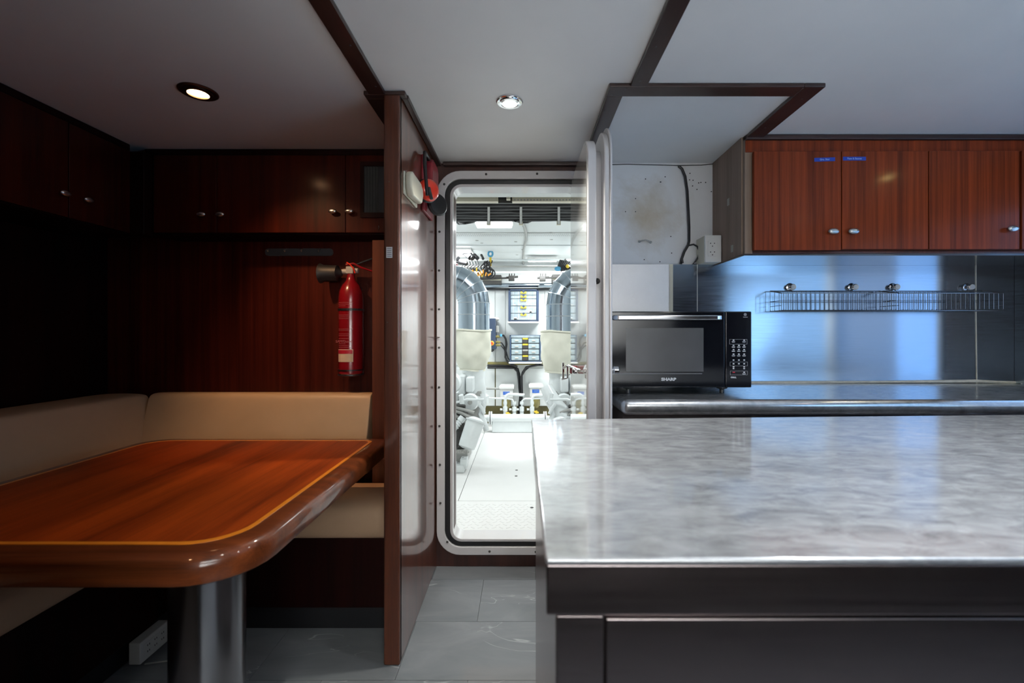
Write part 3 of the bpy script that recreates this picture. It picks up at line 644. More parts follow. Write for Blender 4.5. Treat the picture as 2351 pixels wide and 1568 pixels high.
# ================================================================== galley overhead cabinets
GY = 1.906; GX0 = PX(1722, GY); GB = 1.478
gc = thing('galley_cabinet', (1.6, GY, GB), 'reddish mahogany wall cabinet above the steel splashback with grey side', 'cabinet')
MB().box(GX0+.012, XR-.003, GY+.02, YB-.007, GB-.002, CEIL-.001).build('carcass', 'trim_z', gc)
MB().prism([(GY+.022, GB-.004), (YB-.007, GB-.010), (YB-.007, CEIL-.001), (GY+.022, CEIL-.001)], 'x', .926, GX0+.012).build('side_panel', 'side_panel', gc, label='weathered grey-brown side panel')
MB().box(GX0-.02, GX0+.012, GY+.004, GY+.022, GB-.004, CEIL-.001).build('corner_stile', 'side_panel', gc)
MB().box(GX0-.018, XR-.003, GY+.0, GY+.02, PZ(349, GY), CEIL-.022).build('header', 'mahog_gal', gc, bevel=.002)
MB().box(GX0-.02, XR-.003, GY-.012, GY+.02, CEIL-.022, CEIL-.001).build('cornice', 'trim_x', gc, bevel=.004)
M['uside'] = plain('underside_laminate', (.03, .02, .02), .15, .1, 4, coat=.8, coatr=.1)
MB().box(.93, XR-.004, GY+.004, SY-.001, GB-.012, GB-.003).build('underside', 'uside', gc, bevel=.001)
us = [1725, 1925, 2123, 2333]
dz1, dz0 = PZ(351, GY), PZ(576, GY)
dd = []
for i, a in enumerate(us):
    b = us[i+1] if i < 3 else 2520
    x0, x1 = PX(a, GY)+(.003 if i != 3 else .005), min(PX(b, GY)-.001, XR-.006)
    if i == 2: x1 -= .004
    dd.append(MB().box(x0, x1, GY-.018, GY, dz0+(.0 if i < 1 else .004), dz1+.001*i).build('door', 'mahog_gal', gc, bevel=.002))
for u, v, i in ((1911, 532, 0), (1957, 532, 1), (2322, 526, 2)): knob((PX(u, 1.88), GY-.018, PZ(v, 1.88)), 'y', dd[i], .0165)
for (u0, u1, v0, v1, s, i, tl_) in ((1869.5, 1917, 362, 370.5, 'Gro. Stor', 0, .03), (1935, 1988, 360, 368.5, 'Pans & Sauces', 1, 0)):
    Y = GY-.0185; c = ((PX(u0, Y)+PX(u1, Y))/2, Y-.0004, (PZ(v0, Y)+PZ(v1, Y))/2)
    q = MB().obox(c, (PX(u1, Y)-PX(u0, Y), .0006, PZ(v0, Y)-PZ(v1, Y)), ('Y', -tl_)).build('tape_label', 'blue_label', dd[i], label='small blue tape label with pale lettering')
    tt = text(s, .0105, (c[0], Y-.001, c[2]), 'label_txt', dd[i], name='label_lettering', bold=.0003, rot=(PI/2, -tl_, 0))
M['tagg'] = plain('dull_tag', (.34, .33, .28), .6, .05, 9)
for u, v in ((1672, 464), (1680.5, 571)):
    Y = .926*F/(u-VX)
    MB().box(.9245, .926, Y-.012, Y+.008, PZ(v+8, Y), PZ(v-8, Y)).build('plastic_clip', 'tagg', gc)
# wall socket
so = thing('wall_socket', P(1635, 603, 2.12), 'white surface-mounted double wall socket beside the cabinet side panel', 'socket')
s0, s1 = PX(1617, 2.12), .9235
zz0, zz1 = PZ(602, 2.12), PZ(541, 2.12)
MB().box(s0, s1, 2.125, YB-.0075, zz0, zz1).build('back_box', 'cream', so, bevel=.002)
MB().box(s0+.001, s1, 2.112, 2.126, zz0-.001, zz1+.001).build('face_plate', 'white', so, bevel=.004, seg=3)
MB().box(PX(1626, 2.11), PX(1646, 2.11), 2.110, 2.113, PZ(589, 2.11), PZ(553, 2.11)).build('socket_insert', 'white', so, bevel=.001)
for v in (560, 580):
    for du, dv in ((-4.5, -1.5), (4.5, -1.5), (0, 5)):
        p = P(1636+du, v+dv, 2.109); MB().lathe([(.0026, 0), (.0026, .003)], p, 'y', 6).build('pin_hole', 'black', so)
# black cable on the white wall
cy = YB-.016
cb = MB().tube([P(u, v, cy) for u, v in ((1558, 381), (1566, 388), (1573, 405), (1578, 440), (1580, 480), (1582, 520), (1582, 553), (1580, 563), (1571, 578), (1565, 595), (1563, 606))], .0065, 8)
tag(cb.build('black_cable', 'black', smooth=True), 'thick black cable running down the white wall from the ceiling', 'cable')
cb = MB().tube([P(u, v, cy-.012) for u, v in ((1568, 604), (1566, 592), (1572, 576), (1580, 564), (1592, 561), (1601, 566), (1605, 577), (1603, 590), (1596, 601), (1590, 606), (1605, 609), (1622, 607), (1634, 603.5))], .0042, 8)
tag(cb.build('socket_lead', 'black', smooth=True), 'thinner black lead looped below the wall socket', 'cable')
MB().tube([P(u, v, YB-.008) for u, v in ((1400, 378), (1440, 377), (1500, 378.5), (1560, 380), (1610, 379), (1640, 376))], .0022, 6).build('edge_seal', 'darkgrey', wb)
hk = MB().tube([P(1468, 554, cy), P(1474, 552, cy-.012), P(1482, 551, cy-.014), P(1488, 553, cy-.012), P(1494, 556, cy)], .0035, 8)
hk.sphere(P(1468, 554, cy+.006), .006).sphere(P(1494, 556, cy+.006), .006)
tag(hk.build('cup_hook', 'grey', smooth=True), 'small tarnished metal handle screwed to the white wall', 'hook')

# ================================================================== wire baskets with suction cups
def basket(x0, x1, label):
    yf, ybk, z1, z0 = 2.075, 2.17, PZ(672, 2.12), PZ(713, 2.10)
    b = thing('wire_basket', ((x0+x1)/2, yf, z0), label, 'wire basket')
    m = MB()
    r = .0016
    m.tube([(x0, ybk, z1+.012), (x0, yf, z1-.006), (x1, yf, z1-.006), (x1, ybk, z1+.012)], .0024, 6)
    m.tube([(x0, ybk, z1+.012), (x1, ybk, z1+.012)], .0024, 6)
    m.tube([(x0, yf, z0), (x1, yf, z0)], .002, 6).tube([(x0, ybk, z0), (x1, ybk, z0)], .002, 6)
    m.build('rim', 'wire', b, smooth=True)
    m = MB(); n = int((x1-x0)/.0215)
    for i in range(n+1):
        x = x0+(x1-x0)*i/n
        m.tube([(x, yf, z1-.006), (x, yf, z0+.006), (x, yf+.006, z0), (x, ybk-.004, z0), (x, ybk, z0+.006), (x, ybk, z1+.012)], .0011, 5, False)
    m.build('vertical_wires', 'wire', b, smooth=True, kind='stuff')
    m = MB()
    for z in (z0+.045, z0+.022):
        m.tube([(x0, ybk, z), (x0, yf, z), (x1 if z > z0+.03 else x0+.001, yf, z)], .0012, 5); m.tube([(x1, yf, z), (x1, ybk, z)], .0012, 5)
    m.tube([(x0, ybk, z0+.045), (x1, ybk, z0+.045)], .0012, 5)
    m.build('long_wires', 'wire', b, smooth=True)
    return b
b1 = basket(PX(1787, 2.1), PX(2047, 2.1), 'chrome wire basket on the splashback, the one beside the microwave')
b2 = basket(PX(2054, 2.1), PX(2290, 2.1), 'chrome wire basket on the splashback, across the white joint in the steel')
for bk, us_ in ((b1, (1819, 1962)), (b2, (2057, 2228))):
    for u in us_:
        c = (PX(u, 2.17), SY-.001, PZ(659, 2.17))
        q = MB().lathe([(.021, 0), (.019, -.003), (.010, -.006), (.009, -.014), (.014, -.016), (.0145, -.026), (.011, -.029)], c, 'y', 18).build('suction_cup', 'chrome', bk, smooth=True)
        MB().lathe([(.0125, -.0285), (.012, -.031), (.003, -.032)], c, 'y', 16).build('cap', 'white', q, smooth=True)

# ================================================================== back counter
KX0 = .358; KY0 = 1.635
bc = thing('galley_counter', (1.3, 1.9, 0), 'stainless steel galley counter with rounded front edge under the splashback', 'counter')
MB().box(KX0, XR-.006, KY0, YB-.008, .843, .90).build('worktop', 'steel_top_back', bc, bevel=.024, seg=6)
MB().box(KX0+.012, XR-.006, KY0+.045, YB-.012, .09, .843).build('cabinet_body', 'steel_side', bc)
MB().box(KX0+.05, XR-.006, KY0+.10, YB-.012, 0, .09).build('kickboard', 'black', bc)
x = KX0+.02
while x < 2.2:
    d = MB().box(x, min(x+.46, 2.35), KY0+.027, KY0+.045, .12, .80).build('door', 'steel_side', bc, bevel=.003)
    MB().tube([(x+.40, KY0+.027, .60), (x+.40, KY0+.005, .60), (x+.40, KY0+.005, .74), (x+.40, KY0+.027, .74)], .005, 8).build('handle', 'chrome', d)
    x += .475

# ================================================================== microwave
MY = 1.775
mw = thing('microwave', (PX(1565, MY), 1.96, .90), 'black countertop microwave oven with chrome handle bar', 'microwave')
x0, x1, xm = PX(1396, MY), PX(1726, MY), PX(1665, MY)
z0, z1 = PZ(891, MY), PZ(715, MY)
MB().box(x0, x1, MY+.022, 2.13, z0, z1).build('body', 'blackmatte', mw, bevel=.006)
d = MB().box(x0, xm-.001, MY, MY+.0215, z0+.002, z1).build('door', 'blackgloss', mw, bevel=.004, seg=3)
MB().box(PX(1437, MY), PX(1615, MY), MY-.0008, MY+.002, PZ(853, MY), PZ(753, MY)).build('window', 'mwglass', d)
MB().box(PX(1400, MY), PX(1612, MY), MY-.0010, MY+.001, PZ(858.5, MY), PZ(857.5, MY)).build('trim_line', 'pr_grey', d)
hz = PZ(729.5, MY)
MB().prism([(PX(1405, MY), MY-.001), (PX(1410, MY), MY-.017), (PX(1422, MY), MY-.026), (PX(1640, MY), MY-.026), (PX(1653, MY), MY-.018), (PX(1658, MY), MY-.001)], 'z', hz-.0095, hz+.0095).build('handle', 'chrome', d, bevel=.004, seg=3)
text('SHARP', .0155, (PX(1535, MY), MY-.0010, PZ(871, MY)), 'print', d, bold=.0007, sx=1.25)
cp = MB().box(xm+.001, x1, MY+.0005, MY+.0215, z0+.002, z1).build('control_panel', 'blackgloss', mw, bevel=.004, seg=3)
text('GRILL', .0085, (PX(1684, MY), MY-.0003, PZ(866.5, MY)), 'print', cp, bold=.0003)
MB().lathe([(.006, 0), (.006, -.0006)], (PX(1711, MY), MY+.0005, PZ(722, MY)), 'y', 14).build('emblem', 'pr_grey', cp)
text('Inverter', .0055, (PX(1711.5, MY), MY-.0003, PZ(728, MY)), 'print', cp)
km = MB(); y_ = MY+.0002
def line(u0, v0, u1, v1): km.box(PX(u0, MY), PX(u1, MY)+.0005, y_-.0005, y_+.0003, PZ(v1, MY)-.0005, PZ(v0, MY))
for (a, b, c_, e) in ((1675, 779, 1715, 790), (1676, 831, 1716, 840), (1676.5, 851.5, 1716, 860.5)):
    line(a, b, c_, b); line(a, e, c_, e); line(a, b, a, e); line(c_, b, c_, e)
rows = [(781.5, 0, 2), (793.5, 0, 1, 2), (803, 0, 1, 2), (813.5, 0, 1, 2), (827, 0, 1, 2), (835.5, 0, 1, 2), (842.5, 0, 2), (846.5, 0, 2), (855, 2)]
for rw in rows:
    for c_ in rw[1:]:
        u = 1684+c_*12.2
        line(u-1.7, rw[0]-1.7, u+1.7, rw[0]+.6)
        if rw[0] < 820 or rw[0] > 850: line(u-4, rw[0]+2.2, u+3.5, rw[0]+2.7); line(u-3.5, rw[0]+3.9, u+3, rw[0]+4.3)
km.build('button_print', 'print', cp)
km = MB(); line(1682, 853.5, 1687, 855.5); km.build('stop_mark', 'pr_red', cp)
for u, yy in ((1442, MY+.05), (1657, MY+.05), (1450, 2.08), (1650, 2.08)):
    xx = PX(u, MY+.05); MB().lathe([(.024, z0-.9+.002), (.020, z0-.9-.006), (.009, z0-.9-.010), (.009, .0005)], (xx, yy, .9), 'z', 16).build('foot', 'blackmatte', mw, smooth=True)

# ================================================================== steel island
IX0, IX1, IY0, IY1 = .024, 1.72, .485, 1.268
il = thing('kitchen_island', (.87, .9, 0), 'large stainless steel island with worn brushed top in front of the galley', 'island')
def itop(z0, z1, d=0):
    return MB().loft([[(IX0+d, IY0+d, z), (IX1-d, IY0+d, z), (IX1-d, IY1+.085-d, z), (IX0+d, IY1-d, z)] for z in (z0, z1)])
itop(.8925, .90).build('worktop', 'steel_top', il, bevel=.0035, seg=4)
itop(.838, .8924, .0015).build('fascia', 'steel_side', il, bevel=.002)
MB().box(IX0+.012, IX1-.012, IY0+.012, IY1-.012, .09, .838).build('cabinet_body', 'steel_side', il)
x = IX0+.065; first = True
MB().box(IX0+.013, IX0+.0625, IY0+.004, IY0+.012, .10, .836).build('corner_stile', 'steel_side', il, bevel=.001)
while x < 1.6:
    d = MB().box(x, min(x+.53, IX1-.02), IY0+.003, IY0+.012, .12, .834).build('panel', 'steel_side', il, bevel=.002)
    x += .545
MB().box(IX0+.06, IX1-.06, IY0+.07, IY1-.06, 0, .09).build('kickboard', 'black', il)

# ================================================================== engine room shell
EF, EC, EY0, EY1, EXA = .10, 1.95, YB+.07, 5.25, 1.6
fl = sb(MB().box(-EXA, EXA, EY0, EY1, EF-.08, EF-.004).build('floor_engine_room', 'darkgrey'))
def plate(x0, x1, y0, y1, nm='floor_plate'): return MB().box(x0+.002, x1-.002, y0+.002, y1-.002, EF-.004, EF).build(nm, 'efloor', fl)
YJ = (EYE-EF)*F/(1150-VY)
p1 = plate(-.43, .50, EY0, YJ); plate(.50, EXA, EY0, YJ); plate(-EXA, -.43, EY0, YJ)
plate(-.40, .50, YJ, EY1); plate(-EXA, -.40, YJ, EY1); plate(.50, EXA, YJ, EY1)
m = MB()
for i in range(24):
    for j in range(13):
        cx, cy_ = -.40+i*.038+(.019 if j % 2 else 0), EY0+.03+j*.036
        if cy_ < YJ-.02 and cx < .49: m.obox((cx, cy_, EF+.0004), (.026, .006, .0012), ('Z', .75 if (i+j) % 2 else -.75))
m.build('tread_bars', 'efloor', p1, kind='stuff')
m = MB()
for u, v, dx in ((1187, 979.5, .0), (1189, 985, 0), (1186, 1079.5, 0), (1185, 1093, 0), (1221, 1165.5, 0), (1171, 1230, 0)):
    Y = (EYE-EF)*F/(v-VY); m.lathe([(.0105, 0), (.0105, .0012)], (PX(u, Y), Y, EF+.0002), 'z', 12)
m.build('lift_hole', 'darkgrey', fl)
ec = sb(MB().box(-EXA, EXA, EY0, EY1, EC, EC+.02).build('ceiling_engine_room', 'ewall'))
eb = sb(MB().box(-EXA, EXA, EY1, EY1+.05, EF, EC).build('wall_engine_room_back', 'ewall'))
sb(MB().box(-EXA-.05, -EXA, EY0, EY1, EF, EC).build('wall_engine_room_left', 'ewall'))
sb(MB().box(EXA, EXA+.05, EY0, EY1, EF, EC).build('wall_engine_room_right', 'ewall'))
sb(MB().box(-EXA, OX0, EY0, EY0+.004, EF, EC).box(OX1, EXA, EY0, EY0+.004, EF, EC).box(OX0, OX1, EY0, EY0+.004, OZ1, EC).build('wall_engine_room_front', 'ewall'))
# ceiling panels, stiffener and seams
def cyv(v): return (EC-EYE)*F/(VY-v)
ec_m = MB()
ec_m.box(-EXA, EXA, cyv(566), cyv(562), EC-.010, EC).box(-EXA, EXA, 2.44, 2.51, EC-.06, EC)
ec_m.build('ceiling_seam', 'ewall', ec)
ss = MB()
for u, v in ((1095, 552), (1184, 555), (1187, 541), (1187, 585), (1265, 534), (1150, 541), (1106, 558), (1266, 550), (1200, 573)):
    Y = cyv(v); ss.lathe([(.014, -.002), (.014, .0)], (PX(u, Y), Y, EC), 'z', 10)
ss.build('ceiling_plug', 'grey', ec)
# perforated cable strip across the ceiling (holes are real studs of dark set in)
YP = cyv(537)
tr = thing('perforated_tray', (0, YP, EC), 'perforated metal strip across the engine room ceiling behind the lamp', 'cable tray')
MB().box(-EXA+.05, EXA-.05, YP-.05, YP+.05, EC-.008, EC-.002).build('strip', 'ewall', tr)
m = MB()
for i in range(110):
    for j in range(3): m.lathe([(.006, -.001), (.006, .0005)], (-.9+i*.0165+(.008 if j % 2 else 0), YP-.03+j*.03, EC-.008), 'z', 6)
m.build('holes', 'grey', tr, kind='stuff')
tr = thing('perforated_bracket', (0, 2.57, EC-.04), 'off-white perforated angle bracket over the black cable bundle', 'bracket')
MB().box(-1.2, PX(1144, 2.57), 2.54, 2.58, EC-.075, EC-.045).box(PX(1176, 2.57), 1.2, 2.54, 2.58, EC-.075, EC-.045).build('angle', 'cream', tr, bevel=.002)
MB().box(-1.2, 1.2, 2.585, 2.605, EC-.07, EC-.05).build('backing', 'darkgrey', tr)
MB().box(PX(1163, 2.55), PX(1172, 2.55), 2.515, 2.54, EC-.07, EC-.001).build('hanger', 'cream', tr)
m = MB()
for i in range(26): m.lathe([(.005, -.001), (.005, .001)], (PX(1182, 2.54)+i*.018, 2.5395, EC-.066), 'y', 6)
m.build('holes', 'grey', tr, kind='stuff')
# black cable bundle under the ceiling
cbn = thing('cable_bundle', (0, 3.0, EC), 'thick bundle of black cables strapped across the engine room ceiling', 'cables')
MB().box(-1.3, 1.3, 2.64, 3.00, EC-.030, EC-.020).build('tray', 'black', cbn)
ny = 17
for i in range(ny):
    t = i/(ny-1); y0 = 2.635+.365*t; zz = EC-.045-.012*math.sin(i*2.1)
    pts = [(-1.3+.13*j, y0+.006*math.sin(j*1.3+i), zz-.006*abs(math.sin(j*.9+i*.7))) for j in range(21)]
    MB().tube(pts, .012+.003*(i % 3), 6, False).build('cable', 'blackmatte' if i % 3 else 'black', cbn, smooth=True)
for u in (1122, 1196, 1283):
    a_, b__ = PX(u, 2.62), PX(u, 3.03)
    MB().prism([(a_-.007, 2.62), (a_+.007, 2.62), (b__+.008, 3.03), (b__-.008, 3.03)], 'z', EC-.084, EC-.080).build('strap', 'grey', cbn)
    MB().box(b__-.013, b__+.013, 3.03, 3.05, EC-.088, EC).build('strap_end', 'cream', cbn)
pts = [(PX(1042, 2.95), 2.95, EC-.06), (PX(1052, 3.05), 3.06, EC-.07), (PX(1066, 3.12), 3.12, EC-.055), (PX(1085, 3.1), 3.10, EC-.05), (PX(1100, 3.0), 3.0, EC-.055)]
MB().tube(pts, .011, 8).build('loop_cable', 'black', cbn, smooth=True)
MB().tube([(PX(1183, 2.98), 2.98, EC-.07), (PX(1196, 3.06), 3.06, EC-.06), (PX(1212, 3.06), 3.06, EC-.06), (PX(1222, 2.98), 3.0, EC-.06)], .012, 8).build('loop_cable', 'black', cbn, smooth=True)
# grey conduit snaking across the ceiling
cd = MB().tube([(PX(u, cyv(v)), cyv(v), EC-.012) for u, v in ((1197, 503), (1204, 518), (1208, 534), (1208, 548), (1203, 566), (1202, 580), (1201, 596), (1202, 606), (1208, 611))], .011, 8)
tag(cd.build('ceiling_conduit', 'grey', smooth=True), 'grey cable wandering across the white engine room ceiling towards the back', 'cable')
# lamps
def panel(x0, x1, y0, y1, label, e, z=EC):
    t = thing('ceiling_lamp', ((x0+x1)/2, (y0+y1)/2, z), label, 'light')
    MB().box(x0-.01, x1+.01, y0-.01, y1+.01, z-.022, z-.001).build('housing', 'white', t, bevel=.004)
    MB().box(x0, x1, y0, y1, z-.040, z-.022).build('diffuser', 'lamp_cool', t, bevel=.006)
    lamp('lamp_light', 'AREA', ((x0+x1)/2, (y0+y1)/2, z-.05), e*EK, (.95, .99, 1), x1-x0, size_y=y1-y0)
panel(PX(1089, 3.15), PX(1174, 3.15), 3.07, 3.34, 'bright white rectangular ceiling lamp just behind the black cable bundle', 12)
panel(PX(1213, 4.75), PX(1278, 4.75), 4.72, 4.80, 'bright tube lamp at the far end of the engine room, between the rails', 34, EC-.02)
panel(-.9, -.5, 4.3, 4.6, 'added unseen fill lamp at the far left of the engine room', 52)  # unseen, added to brighten the back wall from the left
panel(.5, .9, 4.3, 4.6, 'added unseen fill lamp at the far right of the engine room', 52)  # unseen, added to brighten the back wall from the right
panel(.62, 1.0, 3.2, 3.5, 'added unseen fill lamp over the right engine', 8)  # lamp added out of view to light the right engine
panel(-1.0, -.62, 3.2, 3.5, 'added unseen fill lamp over the left engine', 8)  # lamp added out of view to light the left engine
panel(.50, .90, 2.40, 2.56, 'added fill lamp hidden just inside the engine room door', 7)  # added behind the bulkhead, out of view, as fill near the door
# rails at the back
for i, (v, Y, r, mt, lb) in enumerate(((597, 4.55, .011, 'ewhite', 'upper white rail tube crossing under the engine room ceiling'),
                                  (612, 4.70, .010, 'grey', 'middle dull rail tube crossing below the ceiling of the engine room'),
                                  (625.5, 4.88, .012, 'ewhite', 'lower white rail tube, in front of the dark brackets on the back wall'))):
    z = PZ(v, Y); tag(MB().tube([(-1.599, Y, z), (1.599, Y, z)], r, 10).build('rail', mt, smooth=True), lb, 'rail', 'rails under the engine room ceiling')
zb_ = PZ(655, 5.15)
tag(MB().tube([(-1.5, 5.14, zb_), (1.5, 5.14, zb_)], .024, 12).build('back_pipe', 'galv', smooth=True), 'thick galvanised pipe running along the top of the back wall', 'pipe')
tag(MB().box(-1.5, 1.5, 5.18, 5.249, zb_-.045, zb_-.028).build('wall_ledge', 'black'), 'narrow black ledge under the galvanised pipe on the back wall', 'ledge')
# wall panels at back with seams
WY = EY1
for a, b in ((-1.5, PX(1136, WY)), (PX(1138.5, WY), PX(1160, WY)), (PX(1161, WY), PX(1250, WY)), (PX(1251, WY), 1.5)):
    MB().box(a, b, WY-.012, WY, PZ(838, WY), zb_-.05).build('panel', 'ewall', eb)
for a, b in ((-1.5, PX(1136, WY)), (PX(1138.5, WY), PX(1186, WY)), (PX(1206, WY), 1.5)):
    MB().box(a, b, WY-.012, WY, PZ(931, WY), PZ(846, WY)).build('panel', 'ewall', eb)
MB().box(-.6, .45, WY-.006, WY, EF, PZ(932, WY)).build('bilge_recess', 'olive', eb, label='dark olive opening low on the back wall')
MB().tube([(PX(1137.2, WY), WY-.008, PZ(846, WY)), (PX(1137.2, WY), WY-.008, PZ(932, WY))], .006, 6).build('rusty_seam', 'olive', eb)
# dark brackets with linkages near the ceiling at the back
def bracket(u0, u1, v0, v1, rod, lab, clamp_u):
    Y = 5.05; b = thing('dark_bracket', (PX((u0+u1)/2, Y), Y, PZ(v1, Y)), lab, 'bracket')
    MB().box(PX(u0, Y), PX(u1, Y), Y, Y+.15, PZ(v1, Y), PZ(v0, Y)).build('plate', 'darkgrey', b, bevel=.004)
    MB().box(PX(u0, Y), PX(u1, Y), Y-.006, Y, PZ(v1, Y)+.04, PZ(v1, Y)+.055).build('edge_strip', 'cream', b)
    MB().tube([(PX(rod[0], Y), Y-.02, PZ(rod[1], Y)), (PX(rod[2], Y), Y-.02, PZ(rod[3], Y))], .010, 8).build('rod', 'darkgrey', b)
    c = (PX(clamp_u, Y), Y-.02, PZ(rod[3], Y))
    k = MB().box(c[0]-.035, c[0]+.03, c[1]-.03, c[1]+.03, c[2]-.035, c[2]+.02)
    for dx in (-.025, 0, .03): k.box(c[0]+dx-.006, c[0]+dx+.006, c[1]-.01, c[1]+.01, c[2]+.01, c[2]+.065)
    k.tube([(c[0]-.06, c[1], c[2]), (c[0]+.07, c[1], c[2]+.01)], .012, 8)
    k.build('clamp', 'darkgrey', b, bevel=.003)
bracket(1102, 1151, 631, 652, (1100, 642, 1176, 638), 'dark metal bracket with rod and clamp on the back wall beneath the hanging leads', 1175)
bracket(1268, 1300, 630, 650, (1300, 637, 1236, 639), 'dark metal bracket with a rod behind the right exhaust elbow', 1246)

# ------------------------------------------------ organizers
def organizer(u0, u1, v0, v1, rows_, label, mat, style):
    Y = 5.06; x0, x1, z0, z1 = PX(u0, Y), PX(u1, Y), PZ(v1, Y), PZ(v0, Y)
    o = thing('drawer_organizer', ((x0+x1)/2, Y, z0), label, 'organizer')
    t_ = .026 if style else .016
    MB().box(x0, x0+t_, Y, WY-.013, z0, z1).box(x1-t_, x1, Y, WY-.013, z0, z1).box(x0, x1, Y, WY-.013, z1-.018, z1).box(x0, x1, Y, WY-.013, z0, z0+.012).box(x0, x1, WY-.03, WY-.013, z0, z1).build('case', mat, o, bevel=.004)
    MB().box(x0-.01, x1+.01, Y-.012, WY-.013, z0-.018, z0-.001).build('shelf', 'white', o, bevel=.003)
    zz = z1-.022 if style else z1-.030
    if not style: MB().box(x0+.016, x1-.016, Y-.002, Y+.05, z1-.030, z1-.006).build('lid', 'clear', o)
    H = zz-z0-.014; tot = sum(rows_)
    for i, rh in enumerate(rows_):
        h_ = H*rh/tot; zt_, zb2 = zz, zz-h_; zz -= h_
        if style:
            d = MB().box(x0+.028, x1-.028, Y+.004, Y+.15, zb2+.003, zt_-.002).build('drawer', 'clear', o, bevel=.002)
            xc = (x0+x1)/2
            MB().box(xc-.033, xc+.033, Y-.010, Y+.004, zt_-.026, zt_-.004).build('pull', 'yellow', d, bevel=.003)
            MB().lathe([(.014, -.012), (.014, .004)], (xc, Y, zt_-.004), 'y', 12).build('pull_recess', 'navy', d)
            m = MB()
            for fx in (.16, .33, .67, .84): m.box(x0+(x1-x0)*fx-.0015, x0+(x1-x0)*fx+.0015, Y+.001, Y+.005, zb2+.006, zt_-.006)
            m.build('divider', 'print', d)
            for q in range(6):
                rx = x0+.045+random.random()*(x1-x0-.10); 
                if abs(rx+.01-xc) > .045 and h_ > .05: MB().box(rx, rx+.02+.02*random.random(), Y+.002, Y+.004, zb2+.008, zb2+.016+.02*random.random()).build('contents', random.choice(('white', 'print', 'grey')), d)
        else:
            xc = (x0+x1)/2
            for a, b in ((x0+.020, xc-.034), (xc+.034, x1-.020)):
                d = MB().box(a, b, Y+.004, Y+.15, zb2+.005, zt_-.004).build('drawer', 'clear2', o, bevel=.003)
                MB().box((a+b)/2-.020, (a+b)/2+.018, Y-.006, Y+.004, (zb2+zt_)/2-.006, (zb2+zt_)/2+.004).build('pull', 'cream', d, bevel=.002)
            MB().box(xc-.030, xc+.030, Y-.002, Y+.02, zb2+.004, zt_-.022).build('centre_plate', 'darkgrey', o, bevel=.002)
            MB().box(xc-.030, xc+.030, Y-.004, Y+.02, zt_-.021, zt_-.004).build('tab', 'yellow' if i != 2 else 'grey', o, bevel=.002)
organizer(1167, 1237, 664, 738, (1.1, 1, 2, 2, 1.9), 'navy wall organizer with clear drawers and five yellow pulls, the upper of two', 'navy', True)
organizer(1170, 1242, 769, 831, (1, 1, 1, 1), 'slate blue organizer with eight small drawers, lower of the two on the wall', 'navy2', False)
# control box and its leads
Y = 4.95
kb = thing('control_box', (PX(1130, Y), Y, PZ(802, Y)), 'tall dark blue control box with red and yellow stop button', 'control box')
MB().box(PX(1122, Y), PX(1137.5, Y), Y, WY-.013, PZ(802, Y), PZ(731, Y)).build('box', 'navy', kb, bevel=.005)
MB().box(PX(1124, Y), PX(1130, Y), Y+.02, WY-.013, PZ(808, Y), PZ(802, Y)).build('gland_block', 'darkgrey', kb)
MB().lathe([(.026, 0), (.026, -.014), (.022, -.018)], P(1129, 788, Y), 'y', 20).build('button_collar', 'orange', kb, smooth=True)
MB().lathe([(.014, -.017), (.013, -.034), (.006, -.038)], P(1129, 788, Y), 'y', 16).build('stop_button', 'orange_red', kb, smooth=True)
MB().lathe([(.02, -.03), (.024, 0), (.014, .03)], P(1139.5, 732.5, Y+.1), 'x', 12).build('knob', 'grey', kb, smooth=True)
MB().box(PX(1138, Y), PX(1144, Y), Y+.05, Y+.15, PZ(763, Y), PZ(748, Y)).build('side_bracket', 'grey', kb, bevel=.003)
for v in (773, 786, 793): MB().lathe([(.014, 0), (.014, .03), (.009, .05)], (PX(1137.5, Y), Y+.08, PZ(v, Y)), 'x', 10).build('gland', 'amber', kb)
MB().box(PX(1147, Y), PX(1152, Y), Y+.06, Y+.10, PZ(773, Y), PZ(767, Y)).build('plug', 'skyblue', kb, bevel=.003)
for i, pts in enumerate((((1148, 771), (1156, 770), (1161, 778), (1163, 790), (1160, 808), (1160, 820), (1165, 830), (1176, 836), (1188, 842)),
                         ((1146, 786), (1152, 787), (1158, 797), (1162, 808), (1166, 822), (1175, 834), (1186, 842)),
                         ((1146, 792), (1151, 794), (1158, 802), (1161, 812), (1161, 824), (1168, 834), (1184, 842)))):
    tag(MB().tube([P(u, v, 5.12) for u, v in pts], .011 if i == 0 else .008, 6).build('black_lead', 'black', smooth=True),
        ('thickest', 'upper thin', 'lower thin')[i]+' black lead drooping from the control box to the cable junction', 'cable', 'leads of the control box')
jn = thing('cable_loom', (PX(1196, 5.1), 5.1, EF), 'black corrugated cable loom forking below the lower drawer organizer', 'cables')
for i, pts in enumerate((((1119, 839), (1150, 839.5), (1178, 841), (1189, 847), (1192, 858), (1193, 880), (1195, 905), (1193, 930), (1192, 952)),
                         ((1119, 844), (1150, 844), (1180, 845), (1188, 853), (1190.5, 870), (1192, 890), (1194, 910), (1190, 952)),
                         ((1250, 838), (1235, 838), (1215, 842), (1205, 850), (1198, 862), (1198, 885), (1199, 905), (1196, 930), (1196, 952)),
                         ((1247, 822), (1243, 832), (1228, 839), (1208, 843), (1200, 855), (1196, 868), (1197, 890), (1197, 920), (1194, 952)))):
    MB().tube([P(u, v, 5.16-.01*i) for u, v in pts], .012, 8).build('cable', 'black', jn, smooth=True)
MB().box(PX(1119, 5.2), PX(1250, 5.2), 5.20, 5.237, PZ(838, 5.2), PZ(831, 5.2)).build('rusty_tray', 'amber', jn)
